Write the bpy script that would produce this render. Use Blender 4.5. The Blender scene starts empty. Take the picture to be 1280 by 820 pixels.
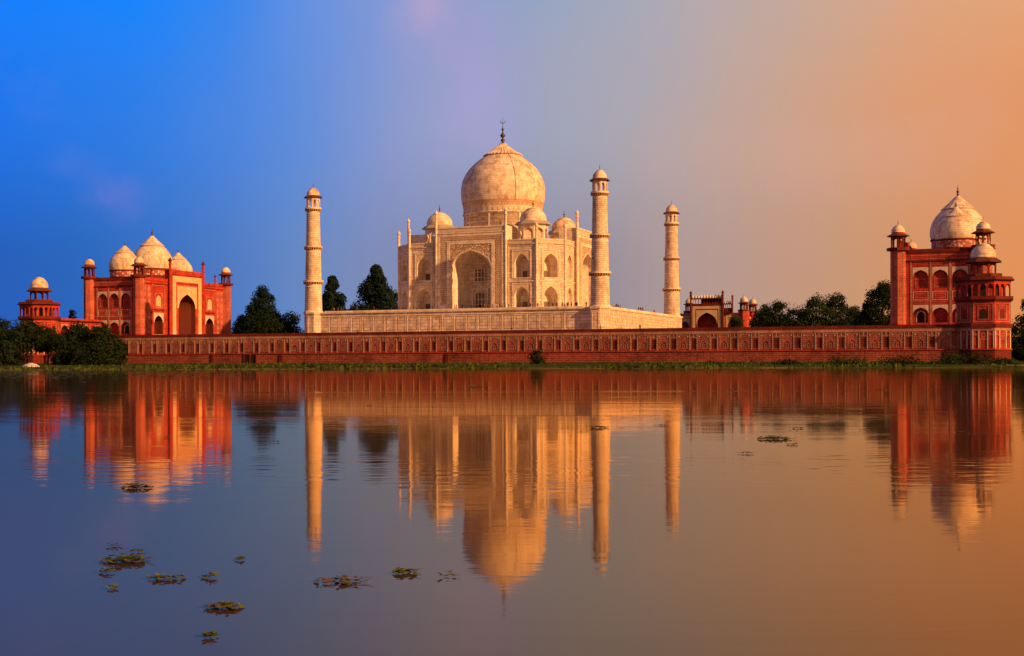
import bpy, bmesh, math, random
from mathutils import Vector, Matrix
S = bpy.context.scene
COL = S.collection
PI = math.pi

def lin(r, g, b):
    f = lambda c: (c/255/12.92) if c/255 <= .04045 else ((c/255+.055)/1.055)**2.4
    return (f(r), f(g), f(b), 1)

# ------------------------------------------------------------------ camera
CX, CY, CH, T, ROLL = 150.64, -407.634, 1.762, -.413, .003
ct, st = math.cos(T), math.sin(T)
FX, U0, V0 = 1638.9, 532.457, 451.99
r0 = Vector((ct, -st, 0)); fw = Vector((st, ct, 0)); up0 = Vector((0, 0, 1))
rr = (r0 - ROLL*up0).normalized(); uu = (up0 + ROLL*r0).normalized()
cam = bpy.data.cameras.new('camera'); cam_o = bpy.data.objects.new('camera', cam); COL.objects.link(cam_o)
m = Matrix.Identity(4)
for i in range(3):
    m[i][0], m[i][1], m[i][2] = rr[i], uu[i], -fw[i]
m[0][3], m[1][3], m[2][3] = CX, CY, CH
cam_o.matrix_world = m
cam.sensor_width = 36; cam.lens = 36*FX/1280
cam.shift_x = (640-U0)/1280; cam.shift_y = (V0-410)/1280
cam.clip_start = .1; cam.clip_end = 20000
S.camera = cam_o
S.cycles.use_denoising = True
S.render.filter_size = 1.05
S.cycles.max_bounces = 6; S.cycles.diffuse_bounces = 3; S.cycles.glossy_bounces = 3
S.cycles.sample_clamp_indirect = 4

# ------------------------------------------------------------------ sky and sun
SUN_AZ, SUN_EL = math.radians(-16.2), math.radians(22)        # azimuth measured from +x (west) towards the river
W = bpy.data.worlds.new('World'); S.world = W; W.use_nodes = True
nt = W.node_tree; nt.nodes.clear()
N = lambda t: nt.nodes.new(t)
L = lambda a, b: nt.links.new(a, b)
out = N('ShaderNodeOutputWorld'); bg = N('ShaderNodeBackground'); L(bg.outputs[0], out.inputs[0])
tc = N('ShaderNodeTexCoord')
def vdot(v):
    n = N('ShaderNodeVectorMath'); n.operation = 'DOT_PRODUCT'; L(tc.outputs['Generated'], n.inputs[0]); n.inputs[1].default_value = v
    return n.outputs['Value']
def math_(op, a, b=None, clamp=False):
    n = N('ShaderNodeMath'); n.operation = op; n.use_clamp = clamp
    for i, x in enumerate((a, b)):
        if x is None: continue
        if isinstance(x, (int, float)): n.inputs[i].default_value = x
        else: L(x, n.inputs[i])
    return n.outputs[0]
def wmix(f, a, b):
    n = N('ShaderNodeMix'); n.data_type = 'RGBA'
    L(f, n.inputs[0]) if not isinstance(f, float) else setattr(n.inputs[0], 'default_value', f)
    L(a, n.inputs[6]) if not isinstance(a, tuple) else setattr(n.inputs[6], 'default_value', a)
    L(b, n.inputs[7]) if not isinstance(b, tuple) else setattr(n.inputs[7], 'default_value', b)
    return n.outputs[2]
phi = math_('ARCTAN2', vdot(tuple(r0)), vdot(tuple(fw)))
tpos = math_('DIVIDE', math_('ADD', phi, PI), 2*PI)
zz = vdot((0, 0, 1))
# broad uneven cloud veil: shifts the azimuth a little so that the colour bands wander
nz = N('ShaderNodeTexNoise'); nz.inputs['Scale'].default_value = 3.0; nz.inputs['Detail'].default_value = 4; L(tc.outputs['Generated'], nz.inputs['Vector'])
tpos = math_('ADD', tpos, math_('MULTIPLY', math_('SUBTRACT', nz.outputs[0], .5), .016))
def ramp(stops):
    n = N('ShaderNodeValToRGB'); L(tpos, n.inputs[0]); e = n.color_ramp.elements
    pts = [((math.atan((u-U0)/FX)+PI)/(2*PI), c) for u, c in stops]
    pts = [(0, (150, 104, 90)), (.16, (150, 128, 132)), (.33, (24, 84, 178))] + pts + [(.68, (240, 150, 80)), (.8, (232, 150, 92)), (1, (150, 104, 90))]
    while len(e) < len(pts): e.new(.5)
    for el, (p, c) in zip(e, pts): el.position = p; el.color = lin(*c)
    return n.outputs[0]
hi = ramp([(-40, (0, 126, 255)), (190, (0, 132, 255)), (300, (52, 134, 238)), (420, (104, 146, 224)), (560, (148, 158, 205)), (660, (140, 162, 203)), (800, (166, 170, 186)), (900, (188, 170, 168)), (1000, (204, 170, 150)), (1140, (224, 166, 126)), (1300, (232, 168, 116))])
mi = ramp([(-40, (4, 114, 236)), (190, (40, 124, 230)), (400, (92, 140, 220)), (560, (148, 157, 202)), (660, (152, 162, 194)), (800, (170, 167, 180)), (900, (192, 165, 156)), (1000, (210, 161, 132)), (1150, (225, 155, 110)), (1300, (229, 151, 98))])
lo = ramp([(-40, (14, 86, 186)), (100, (26, 98, 186)), (300, (74, 120, 194)), (390, (98, 134, 194)), (500, (126, 137, 180)), (780, (152, 142, 154)), (870, (178, 152, 146)), (960, (192, 150, 130)), (1060, (203, 150, 112)), (1120, (212, 147, 100)), (1300, (230, 145, 82))])
def smooth(a, b):
    n = N('ShaderNodeMapRange'); n.interpolation_type = 'SMOOTHSTEP'; L(zz, n.inputs[0])
    n.inputs[1].default_value = a; n.inputs[2].default_value = b
    return n.outputs[0]
sky = wmix(smooth(.06, .19), lo, mi); sky = wmix(smooth(.17, .275), sky, hi)
sky = wmix(smooth(.3, .95), sky, lin(104, 92, 112))
# thin pink wisps
mp = N('ShaderNodeMapping'); mp.inputs['Scale'].default_value = (9, 9, 13); mp.inputs['Rotation'].default_value = (.3, .2, .6); L(tc.outputs['Generated'], mp.inputs[0])
n2 = N('ShaderNodeTexNoise'); n2.inputs['Scale'].default_value = 1.0; n2.inputs['Detail'].default_value = 5; n2.inputs['Roughness'].default_value = .55; L(mp.outputs[0], n2.inputs['Vector'])
w2 = N('ShaderNodeMapRange'); w2.interpolation_type = 'SMOOTHSTEP'; L(n2.outputs[0], w2.inputs[0]); w2.inputs[1].default_value = .56; w2.inputs[2].default_value = .78; w2.inputs[4].default_value = .04
sky = wmix(w2.outputs[0], sky, lin(196, 158, 196))
def blob(u, v, su, sv, amt, col, sc):
    global sky
    d = Vector((st+(u-U0)/FX*ct, ct-(u-U0)/FX*st, (V0-v)/FX)).normalized()
    rt = Vector((d.y, -d.x, 0)).normalized(); uv = rt.cross(d).normalized()
    a = math_('DIVIDE', vdot(tuple(rt)), su/FX); b = math_('DIVIDE', vdot(tuple(uv)), sv/FX)
    k = N('ShaderNodeTexNoise'); k.inputs['Scale'].default_value = sc; k.inputs['Detail'].default_value = 6; k.inputs['Roughness'].default_value = .62; L(tc.outputs['Generated'], k.inputs['Vector'])
    q = math_('SQRT', math_('ADD', math_('MULTIPLY', a, a), math_('MULTIPLY', b, b)))
    q = math_('ADD', q, math_('MULTIPLY', math_('SUBTRACT', k.outputs[0], .5), 2.7))
    r = N('ShaderNodeMapRange'); r.interpolation_type = 'SMOOTHSTEP'; L(q, r.inputs[0]); r.inputs[1].default_value = 1.5; r.inputs[2].default_value = 0; r.inputs[3].default_value = 0; r.inputs[4].default_value = amt
    front = math_('GREATER_THAN', vdot(tuple(d)), 0.)
    sky = wmix(math_('MULTIPLY', r.outputs[0], front), sky, lin(*col))
blob(600, 105, 54, 95, .75, (168, 160, 208), 16); blob(565, 40, 70, 60, .35, (170, 158, 205), 20); blob(535, 5, 40, 30, .6, (190, 165, 205), 22)
blob(140, 245, 42, 24, .36, (116, 122, 212), 24); blob(85, 205, 60, 22, .22, (110, 130, 215), 18); blob(760, 60, 130, 60, .25, (178, 166, 180), 14); blob(1040, 190, 200, 50, .18, (226, 170, 150), 12)
k1 = N('ShaderNodeMapping'); k1.inputs['Scale'].default_value = (5, 5, 11); L(tc.outputs['Generated'], k1.inputs[0])
k2 = N('ShaderNodeTexNoise'); k2.inputs['Scale'].default_value = 2.2; k2.inputs['Detail'].default_value = 6; k2.inputs['Roughness'].default_value = .6; L(k1.outputs[0], k2.inputs['Vector'])
k3 = N('ShaderNodeMapRange'); L(k2.outputs[0], k3.inputs[0]); k3.inputs[1].default_value = .3; k3.inputs[2].default_value = .7; k3.inputs[3].default_value = 0; k3.inputs[4].default_value = .02
sky = wmix(k3.outputs[0], sky, lin(150, 146, 168))
nish = N('ShaderNodeTexSky'); nish.sky_type = 'NISHITA'; nish.sun_disc = False
nish.sun_elevation = SUN_EL; nish.sun_rotation = PI/2 - SUN_AZ
sc10 = N('ShaderNodeMix'); sc10.data_type = 'RGBA'; sc10.blend_type = 'MULTIPLY'; sc10.inputs[0].default_value = 1; L(sky, sc10.inputs[6]); sc10.inputs[7].default_value = (7.75, 7.75, 7.75, 1)
fin = wmix(.02, sc10.outputs[2], nish.outputs[0])
L(fin, bg.inputs[0]); bg.inputs[1].default_value = .1

sun = bpy.data.lights.new('sun', 'SUN'); sun_o = bpy.data.objects.new('sun', sun); COL.objects.link(sun_o)
sun.energy = 5.0; sun.angle = math.radians(.6); sun.color = (1, .485, .175)
sd = Vector((math.cos(SUN_EL)*math.cos(SUN_AZ), math.cos(SUN_EL)*math.sin(SUN_AZ), math.sin(SUN_EL)))
sun_o.rotation_euler = (-sd).to_track_quat('-Z', 'Y').to_euler()
S.view_settings.view_transform = 'Standard'; S.view_settings.look = 'None'
S.view_settings.exposure = 0.36; S.view_settings.gamma = 1

# ------------------------------------------------------------------ materials
class Mat:
    def __init__(s, name, rough=.8, spec=.3):
        s.m = bpy.data.materials.new(name); s.m.use_nodes = True; s.t = s.m.node_tree
        s.p = s.t.nodes['Principled BSDF']; s.p.inputs['Roughness'].default_value = rough
        s.p.inputs['Specular IOR Level'].default_value = spec
        s.geo = None
    def n(s, t): return s.t.nodes.new(t)
    def l(s, a, b): s.t.links.new(a, b)
    def pos(s):
        if not s.geo: s.geo = s.n('ShaderNodeNewGeometry')
        return s.geo.outputs['Position']
    def noise(s, scale, detail=4, vec=None, rough=.6):
        x = s.n('ShaderNodeTexNoise'); x.inputs['Scale'].default_value = scale; x.inputs['Detail'].default_value = detail; x.inputs['Roughness'].default_value = rough
        s.l(vec or s.pos(), x.inputs['Vector']); return x.outputs[0]
    def rng(s, x, a, b, c=0., d=1.):
        k = s.n('ShaderNodeMapRange'); s.l(x, k.inputs[0])
        for i, v in enumerate((a, b, c, d)): k.inputs[i+1].default_value = v
        return k.outputs[0]
    def mix(s, f, a, b, blend='MIX'):
        k = s.n('ShaderNodeMix'); k.data_type = 'RGBA'; k.blend_type = blend
        for i, v in ((0, f), (6, a), (7, b)):
            if isinstance(v, (int, float)): k.inputs[i].default_value = v
            elif isinstance(v, tuple): k.inputs[i].default_value = v if len(v) == 4 else (*v, 1)
            else: s.l(v, k.inputs[i])
        return k.outputs[2]
    def course(s):
        """(along the wall, height, 0) in metres"""
        sx = s.n('ShaderNodeSeparateXYZ'); s.l(s.pos(), sx.inputs[0])
        a = s.n('ShaderNodeMath'); a.operation = 'MULTIPLY_ADD'; s.l(sx.outputs[1], a.inputs[0]); a.inputs[1].default_value = 1.37; s.l(sx.outputs[0], a.inputs[2])
        c = s.n('ShaderNodeCombineXYZ'); s.l(a.outputs[0], c.inputs[0]); s.l(sx.outputs[2], c.inputs[1]); return c.outputs[0]
    def brick(s, c1, c2, mortar, w, h, ms, vec=None, bias=0.):
        b = s.n('ShaderNodeTexBrick'); s.l(vec or s.course(), b.inputs['Vector'])
        for k, v in (('Color1', c1), ('Color2', c2), ('Mortar', mortar)): b.inputs[k].default_value = (*v, 1)
        b.inputs['Scale'].default_value = 1; b.inputs['Brick Width'].default_value = w; b.inputs['Row Height'].default_value = h
        b.inputs['Mortar Size'].default_value = ms; b.inputs['Bias'].default_value = bias; b.inputs['Mortar Smooth'].default_value = .3
        return b.outputs['Color']
    def set(s, c):
        if isinstance(c, tuple): s.p.inputs['Base Color'].default_value = (*c, 1)
        else: s.l(c, s.p.inputs['Base Color'])
    def bump(s, h, strength=.3, dist=.1):
        b = s.n('ShaderNodeBump'); b.inputs['Strength'].default_value = strength; b.inputs['Distance'].default_value = dist
        s.l(h, b.inputs['Height']); s.l(b.outputs[0], s.p.inputs['Normal'])

def stone(name, c1, c2, mortar, w, h, ms, dirt=(.5, .4, .3), dirt_amt=.5, rough=.7, nscale=.35, patch=None):
    M = Mat(name, rough)
    c = M.brick(c1, c2, mortar, w, h, ms)
    f = M.rng(M.noise(nscale, 6), .42, .68, 0., dirt_amt)
    c = M.mix(f, c, M.mix(1., c, dirt, 'MULTIPLY'))
    # rain streaks run down the stone
    mpn = M.n('ShaderNodeMapping'); mpn.inputs['Scale'].default_value = (1.1, 1.1, .07); M.l(M.pos(), mpn.inputs[0])
    f2 = M.rng(M.noise(1.3, 3, mpn.outputs[0]), .5, .75, 0., dirt_amt*.8)
    c = M.mix(f2, c, M.mix(1., c, dirt, 'MULTIPLY'))
    if patch:                                       # lime bloom and rubbed stone, in ragged patches along the courses
        pm = M.n('ShaderNodeMapping'); pm.inputs['Scale'].default_value = (.35, .35, 1.3); M.l(M.pos(), pm.inputs[0])
        c = M.mix(M.rng(M.noise(1.6, 6, pm.outputs[0], .7), .56, .72, 0., .75), c, patch)
    M.set(c)
    M.bump(M.noise(3., 5), .35, .06)
    return M.m
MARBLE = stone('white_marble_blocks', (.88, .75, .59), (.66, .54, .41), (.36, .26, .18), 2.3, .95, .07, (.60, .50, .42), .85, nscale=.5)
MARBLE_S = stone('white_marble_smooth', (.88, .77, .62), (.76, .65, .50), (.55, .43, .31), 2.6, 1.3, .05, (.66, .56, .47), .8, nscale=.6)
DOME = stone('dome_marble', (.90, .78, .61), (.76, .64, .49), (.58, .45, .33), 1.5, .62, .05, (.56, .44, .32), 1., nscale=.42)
SHAFT = stone('minaret_marble', (.88, .75, .58), (.66, .53, .39), (.40, .28, .18), 1.2, .58, .055, (.62, .50, .39), .75)
INLAY = stone('inlaid_calligraphy_band', (.58, .43, .30), (.72, .57, .41), (.36, .23, .15), .8, .6, .12, (.65, .52, .4), .6)
BAND = stone('dark_inlaid_dome_band', (.44, .22, .11), (.54, .30, .17), (.66, .48, .30), .6, .55, .09, (.6, .5, .4), .5)
def floral(name, dark, light, sc=1.1):
    M = Mat(name, .6)
    v = M.n('ShaderNodeTexVoronoi'); v.inputs['Scale'].default_value = sc; M.l(M.pos(), v.inputs['Vector'])
    M.set(M.mix(M.rng(v.outputs['Distance'], .22, .5), light, dark)); return M.m
FLORAL = floral('floral_inlay_marble', (.36, .21, .11), (.86, .74, .56), 1.9)
FLORAL_S = floral('fine_inlay_marble', (.60, .46, .30), (.80, .67, .48), 2.4)
BRACKET = stone('shade_brown_bracket', (.36, .14, .07), (.28, .10, .05), (.15, .05, .03), .6, .4, .06, (.6, .5, .5), .4)  # reddish shade under the minaret balconies, put into the colour
WALLST = stone('weathered_wall_sandstone', (.44, .076, .042), (.30, .048, .027), (.52, .20, .14), 1.1, .48, .05, (.40, .33, .33), .95, .9, nscale=.16, patch=(.56, .27, .19))
WALLBASE = stone('stained_wall_footing', (.37, .056, .030), (.22, .032, .019), (.44, .16, .10), 1.7, .55, .06, (.40, .36, .36), .95, .9, nscale=.12, patch=(.50, .24, .17))
GATEST = stone('pinkish_gate_stone', (.52, .24, .16), (.42, .18, .12), (.34, .12, .08), 1.6, .7, .06, (.55, .45, .42), .7)
BRACKET_L = stone('shade_orange_carved_bracket', (.62, .34, .19), (.54, .28, .15), (.3, .12, .06), .6, .4, .06, (.6, .5, .5), .4)  # bracket blocks, tinted lighter with the same balcony shade
SAND = stone('red_sandstone', (.50, .028, .012), (.35, .019, .009), (.50, .11, .065), 1.3, .55, .05, (.42, .34, .32), .85, .85)
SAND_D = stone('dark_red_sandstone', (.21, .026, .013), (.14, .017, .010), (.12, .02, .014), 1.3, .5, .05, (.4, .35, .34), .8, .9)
SAND_IN = stone('carved_red_sandstone', (.52, .030, .013), (.39, .022, .010), (.52, .13, .075), .62, .74, .06, (.5, .42, .4), .7)
PALE = stone('pale_pink_sandstone', (.60, .29, .19), (.50, .23, .15), (.3, .1, .07), 1.5, .5, .05, (.5, .42, .4), .8)
WHITE_IN = stone('white_inlay_stone', (.76, .62, .48), (.66, .52, .40), (.5, .38, .28), .8, .6, .04, (.7, .55, .45), .6)
PLASTER = stone('cream_marble_frame', (.74, .52, .28), (.66, .46, .24), (.5, .33, .17), 1.2, .8, .03, (.75, .55, .4), .5)
LATTICE = floral('red_white_lattice', (.32, .07, .04), (.70, .52, .42), 1.25)
def plain(name, c, rough=.7, var=.3, sc=2.):
    M = Mat(name, rough); M.set(M.mix(M.rng(M.noise(sc, 4), .3, .7, 0., var), c, tuple(x*.4 for x in c))); return M.m
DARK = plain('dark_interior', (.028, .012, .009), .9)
SOFFIT = plain('shaded_recess_stone', (.17, .036, .02), .9)  # red stone darkened in its colour for the shade inside deep niches
GLASS = plain('latticed_dark_screen', (.16, .10, .07), .5)
BRONZE = plain('dark_bronze', (.06, .045, .04), .45)
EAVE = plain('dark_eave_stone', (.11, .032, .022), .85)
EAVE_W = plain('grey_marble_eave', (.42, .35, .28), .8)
BARK = plain('bark', (.06, .04, .028), .9)
def leafmat(name, a, b):
    M = Mat(name, .85, .05); M.set(M.mix(M.rng(M.noise(.45, 3), .35, .65), a, b)); return M.m
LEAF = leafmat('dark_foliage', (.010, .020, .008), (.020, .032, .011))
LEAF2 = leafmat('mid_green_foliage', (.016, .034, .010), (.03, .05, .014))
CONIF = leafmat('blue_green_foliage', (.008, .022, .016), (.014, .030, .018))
GRASS = leafmat('bank_grass', (.040, .075, .012), (.065, .080, .018))
PADLEAF = leafmat('hyacinth_leaf', (.06, .10, .018), (.11, .13, .025))
PADBROWN = plain('dead_leaf', (.12, .05, .025), .8)
STEM = plain('dark_stem', (.035, .03, .018), .8)

def mud():
    M = Mat('muddy_grass_bank', 1., 0.)
    g = M.mix(M.rng(M.noise(.12, 5), .4, .6), (.045, .072, .014), (.075, .062, .024))
    sz_ = M.n('ShaderNodeSeparateXYZ'); M.l(M.pos(), sz_.inputs[0]); silt = M.rng(sz_.outputs[2], .32, .10); silt2 = M.n('ShaderNodeMath'); silt2.operation = 'MULTIPLY'; M.l(silt, silt2.inputs[0]); M.l(M.rng(M.noise(.06, 4), .42, .56), silt2.inputs[1]); M.set(M.mix(silt2.outputs[0], M.mix(M.rng(M.noise(1.5, 4), .35, .7), g, (.03, .05, .011)), (.16, .11, .06))); M.bump(M.noise(2, 4), .5, .2); return M.m
MUD = mud()
PAVE = stone('terrace_paving_stone', (.34, .12, .08), (.28, .10, .06), (.2, .08, .05), 1.2, .8, .04, (.5, .45, .4), .6)

def water():
    M = Mat('river_water', .05, .4)
    t = M.t; t.nodes.remove(M.p); outm = t.nodes['Material Output']
    df = M.n('ShaderNodeBsdfDiffuse'); gl = M.n('ShaderNodeBsdfGlossy'); gl.inputs['Roughness'].default_value = .045; gl.inputs['Color'].default_value = (1, .82, .54, 1)
    M.l(M.mix(M.rng(M.noise(.05, 3), .3, .7), (.078, .046, .030), (.060, .040, .028)), df.inputs['Color'])
    fr_ = M.n('ShaderNodeFresnel'); fr_.inputs['IOR'].default_value = 1.38
    ms = M.n('ShaderNodeMixShader'); M.l(fr_.outputs[0], ms.inputs[0]); M.l(df.outputs[0], ms.inputs[1]); M.l(gl.outputs[0], ms.inputs[2]); M.l(ms.outputs[0], outm.inputs['Surface'])
    # ripples: crests lie across the view, wind direction fixed in the world
    mp = M.n('ShaderNodeMapping'); mp.inputs['Rotation'].default_value = (0, 0, T); M.l(M.pos(), mp.inputs[0])
    def lay(sx, sy, sc, det):
        k = M.n('ShaderNodeMapping'); k.inputs['Scale'].default_value = (sx, sy, 1); M.l(mp.outputs[0], k.inputs[0]); return M.noise(sc, det, k.outputs[0], .5)
    a = lay(.35, 1, 2.6, 2); b = lay(.4, 1, .45, 2); c = lay(.012, 1, .055, 3)
    calm = M.rng(c, .55, .60, .34, 1.7)
    def mul(x, y):
        n = M.n('ShaderNodeMath'); n.operation = 'MULTIPLY'
        for i, q in enumerate((x, y)):
            if isinstance(q, float): n.inputs[i].default_value = q
            else: M.l(q, n.inputs[i])
        return n.outputs[0]
    def add(x, y):
        n = M.n('ShaderNodeMath'); n.operation = 'ADD'; M.l(x, n.inputs[0]); M.l(y, n.inputs[1]); return n.outputs[0]
    e = lay(.12, 1, .035, 4); g_ = lay(.22, 1, 9., 3); gm = M.rng(lay(.3, 1, .5, 4), .50, .68, .04, 1.0)
    h0 = mul(mul(g_, gm), .0016); h = add(mul(mul(a, calm), .0040), mul(mul(b, M.rng(e, .4, .62, .4, 1.2)), .0060))
    h = add(h, h0)
    bm = M.n('ShaderNodeBump'); bm.inputs['Strength'].default_value = 1; bm.inputs['Distance'].default_value = 1
    M.l(h, bm.inputs['Height'])
    for q in (gl, fr_): M.l(bm.outputs[0], q.inputs['Normal'])
    return M.m
WATER = water()

# ------------------------------------------------------------------ mesh helpers
class MB:
    def __init__(s): s.v = []; s.f = []; s.fm = []; s.fs = []; s.mats = []
    def mi(s, mat):
        if mat not in s.mats: s.mats.append(mat)
        return s.mats.index(mat)
    def poly(s, pts, mat, smooth=False):
        i = len(s.v); s.v.extend(pts); s.f.append(list(range(i, i+len(pts)))); s.fm.append(s.mi(mat)); s.fs.append(smooth)
    def raw(s, vs, fs, mat, smooth=False):
        i = len(s.v); s.v.extend(vs); k = s.mi(mat)
        for f in fs: s.f.append([i+a for a in f]); s.fm.append(k); s.fs.append(smooth)
    def box(s, x0, x1, y0, y1, z0, z1, mat):
        vs = [(x, y, z) for z in (z0, z1) for y in (y0, y1) for x in (x0, x1)]
        s.raw(vs, [(0, 2, 3, 1), (4, 5, 7, 6), (0, 1, 5, 4), (2, 6, 7, 3), (0, 4, 6, 2), (1, 3, 7, 5)], mat)
    def prism(s, poly, z0, z1, mat, k=1.0, cap=True, c=(0, 0)):
        n = len(poly); top = [(c[0]+(x-c[0])*k, c[1]+(y-c[1])*k, z1) for x, y in poly]
        vs = [(x, y, z0) for x, y in poly] + top
        fs = [(i, (i+1) % n, n+(i+1) % n, n+i) for i in range(n)]
        if cap: fs += [tuple(range(n-1, -1, -1)), tuple(range(n, 2*n))]
        s.raw(vs, fs, mat)
    def lathe(s, prof, n, mat, cx=0, cy=0, rot=0., smooth=True, cap=True):
        vs = []; fs = []
        for r, z in prof:
            for k in range(n):
                a = rot+2*PI*k/n; vs.append((cx+r*math.cos(a), cy+r*math.sin(a), z))
        for j in range(len(prof)-1):
            for k in range(n):
                k2 = (k+1) % n; fs.append((j*n+k, j*n+k2, (j+1)*n+k2, (j+1)*n+k))
        s.raw(vs, fs, mat, smooth)
        if cap:
            for j in (0, len(prof)-1):
                if prof[j][0] > .01: s.poly(vs[j*n:(j+1)*n], mat)
    def tube(s, a, b, r1, r2, mat, n=5):
        a = Vector(a); b = Vector(b); d = (b-a).normalized(); x = d.orthogonal().normalized(); y = d.cross(x)
        vs = []
        for p, r in ((a, r1), (b, r2)):
            for k in range(n):
                t = 2*PI*k/n; q = p+(x*math.cos(t)+y*math.sin(t))*r; vs.append(tuple(q))
        s.raw(vs, [(k, (k+1) % n, n+(k+1) % n, n+k) for k in range(n)] + [tuple(range(n)), tuple(range(n, 2*n))], mat, True)
    def build(s, name, parent=None, link=True, recalc=False):
        me = bpy.data.meshes.new(name); me.from_pydata([tuple(p) for p in s.v], [], s.f)
        for mt in s.mats: me.materials.append(mt)
        me.polygons.foreach_set('material_index', s.fm); me.polygons.foreach_set('use_smooth', s.fs); me.update()
        o = bpy.data.objects.new(name, me)
        if link: COL.objects.link(o)
        if parent: o.parent = parent
        return o
# frames on a wall: s along, z up, d outwards
def FR(ox=0, oy=0, ux=1, uy=0): return (ox, oy, ux, uy, uy, -ux)
def P(F, s, z, d=0.): return (F[0]+F[2]*s+F[4]*d, F[1]+F[3]*s+F[5]*d, z)
F0 = FR()
def fbox(mb, F, s0, s1, z0, z1, d0, d1, mat):
    vs = [P(F, s, z, d) for d in (d0, d1) for z in (z0, z1) for s in (s0, s1)]
    mb.raw(vs, [(0, 2, 3, 1), (4, 5, 7, 6), (0, 1, 5, 4), (2, 6, 7, 3), (0, 4, 6, 2), (1, 3, 7, 5)], mat)
def fframe(mb, F, s0, s1, z0, z1, w, d0, d1, mat, bottom=True):
    """a raised frame of four butted strips"""
    fbox(mb, F, s0, s0+w, z0, z1, d0, d1, mat); fbox(mb, F, s1-w, s1, z0, z1, d0, d1, mat)
    fbox(mb, F, s0+w, s1-w, z1-w, z1, d0, d1, mat)
    if bottom: fbox(mb, F, s0+w, s1-w, z0, z0+w, d0, d1, mat)
def arc(sc, w, zs, za, n=7):
    """the pointed arch curve from the right springing to the apex (as s, z)"""
    H = za-zs; P0 = (w/2, zs); P1 = (w/2*.98, zs+.66*H); P2 = (0, za); o = []
    for i in range(n+1):
        t = i/n; o.append((sc+(1-t)**2*P0[0]+2*t*(1-t)*P1[0]+t*t*P2[0], (1-t)**2*P0[1]+2*t*(1-t)*P1[1]+t*t*P2[1]))
    return o
def opening(sc, w, z0, zs, za, n=7):
    R = arc(sc, w, zs, za, n); Lf = [(2*sc-s, z) for s, z in reversed(R[:-1])]
    return [(sc+w/2, z0)] + R + Lf + [(sc-w/2, z0)]
def bay_wall(mb, F, s0, s1, z0, z1, sc, w, zb, zs, za, mat, d=0.):
    """wall surface with an arched hole whose foot is at zb"""
    R = arc(sc, w, zs, za)
    mb.poly([P(F, s1, zb, d), P(F, s1, z1, d), P(F, sc, z1, d)] + [P(F, s, z, d) for s, z in reversed(R)] + [P(F, sc+w/2, zb, d)], mat)
    mb.poly([P(F, sc-w/2, zb, d)] + [P(F, 2*sc-s, z, d) for s, z in R] + [P(F, sc, z1, d), P(F, s0, z1, d), P(F, s0, zb, d)], mat)
    if zb > z0+.01: mb.poly([P(F, s0, z0, d), P(F, s1, z0, d), P(F, s1, zb, d), P(F, s0, zb, d)], mat)
def niche(mb, F, sc, w, zb, zs, za, depth, ms, mbk, bs=.6, straight=.3, floor=True):
    """straight reveal, then slanting sides to a narrower back wall: half an octagon"""
    prof = opening(sc, w, zb, zs, za); n = len(prof)
    drop = (za-zs)*.25
    def ring(k, d, dr): return [P(F, sc+(s-sc)*k, z if z <= zb+.01 else z-dr*((z-zb)/(za-zb)), d) for s, z in prof]
    A = ring(1, 0, 0); B = ring(1, -depth*straight, 0); Cc = ring(bs, -depth, drop)
    for X, Y in ((A, B), (B, Cc)):
        mb.raw(X+Y, [(i, i+1, n+i+1, n+i) for i in range(n-1)], ms)
        if floor: mb.poly([X[0], Y[0], Y[-1], X[-1]], ms)
    mb.poly(Cc, mbk)
def spandrel(mb, F, s0, s1, z1, sc, w, zs, za, mat, d):
    """flat inlay panel above the springing of an arch"""
    R = arc(sc, w, zs, za)
    mb.poly([P(F, s1, zs, d), P(F, s1, z1, d), P(F, sc, z1, d)] + [P(F, s, z, d) for s, z in reversed(R)], mat)
    mb.poly([P(F, 2*sc-s, z, d) for s, z in R] + [P(F, sc, z1, d), P(F, s0, z1, d), P(F, s0, zs, d)], mat)
def arch_screen(mb, F, s0, s1, z0, z1, w, zs, za, t, mat):
    sc = (s0+s1)/2
    bay_wall(mb, F, s0, s1, z0, z1, sc, w, z0, zs, za, mat, 0); bay_wall(mb, F, s0, s1, z0, z1, sc, w, z0, zs, za, mat, -t)
    pr = opening(sc, w, z0, zs, za); n = len(pr)
    mb.raw([P(F, s, z, 0) for s, z in pr]+[P(F, s, z, -t) for s, z in pr], [(i, i+1, n+i+1, n+i) for i in range(n-1)], mat)
def facet(k, n, R, cx=0, cy=0, rot=0.):
    a = rot+2*PI*k/n; nx, ny = math.cos(a), math.sin(a)
    return FR(cx+nx*R, cy+ny*R, -ny, nx), R*math.tan(PI/n)
def ngon(n, R, cx=0, cy=0, rot=0.):
    """polygon with apothem R, facet normals at rot + k*2pi/n"""
    q = R/math.cos(PI/n); return [(cx+q*math.cos(rot+PI/n+2*PI*k/n), cy+q*math.sin(rot+PI/n+2*PI*k/n)) for k in range(n)]

def thing(name, label, cat, loc=(0, 0, 0), rz=0., group=None):
    o = bpy.data.objects.new(name, None); COL.objects.link(o); o.location = loc; o.rotation_euler = (0, 0, rz)
    o.empty_display_size = 1; o['label'] = label; o['category'] = cat
    if group: o['group'] = group
    return o
def tag(o, label, cat, group=None):
    o['label'] = label; o['category'] = cat
    if group: o['group'] = group
    return o
def structure(o): o['kind'] = 'structure'; return o
def kids(o): return [c for c in bpy.data.objects if c.parent == o]
def dup(root, loc=None, rz=None, parent=None, label=None):
    c = root.copy(); COL.objects.link(c)
    if loc is not None: c.location = loc
    if rz is not None: c.rotation_euler = (0, 0, rz)
    if parent: c.parent = parent
    if label: c['label'] = label
    for ch in kids(root): dup(ch, parent=c)
    return c

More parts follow.
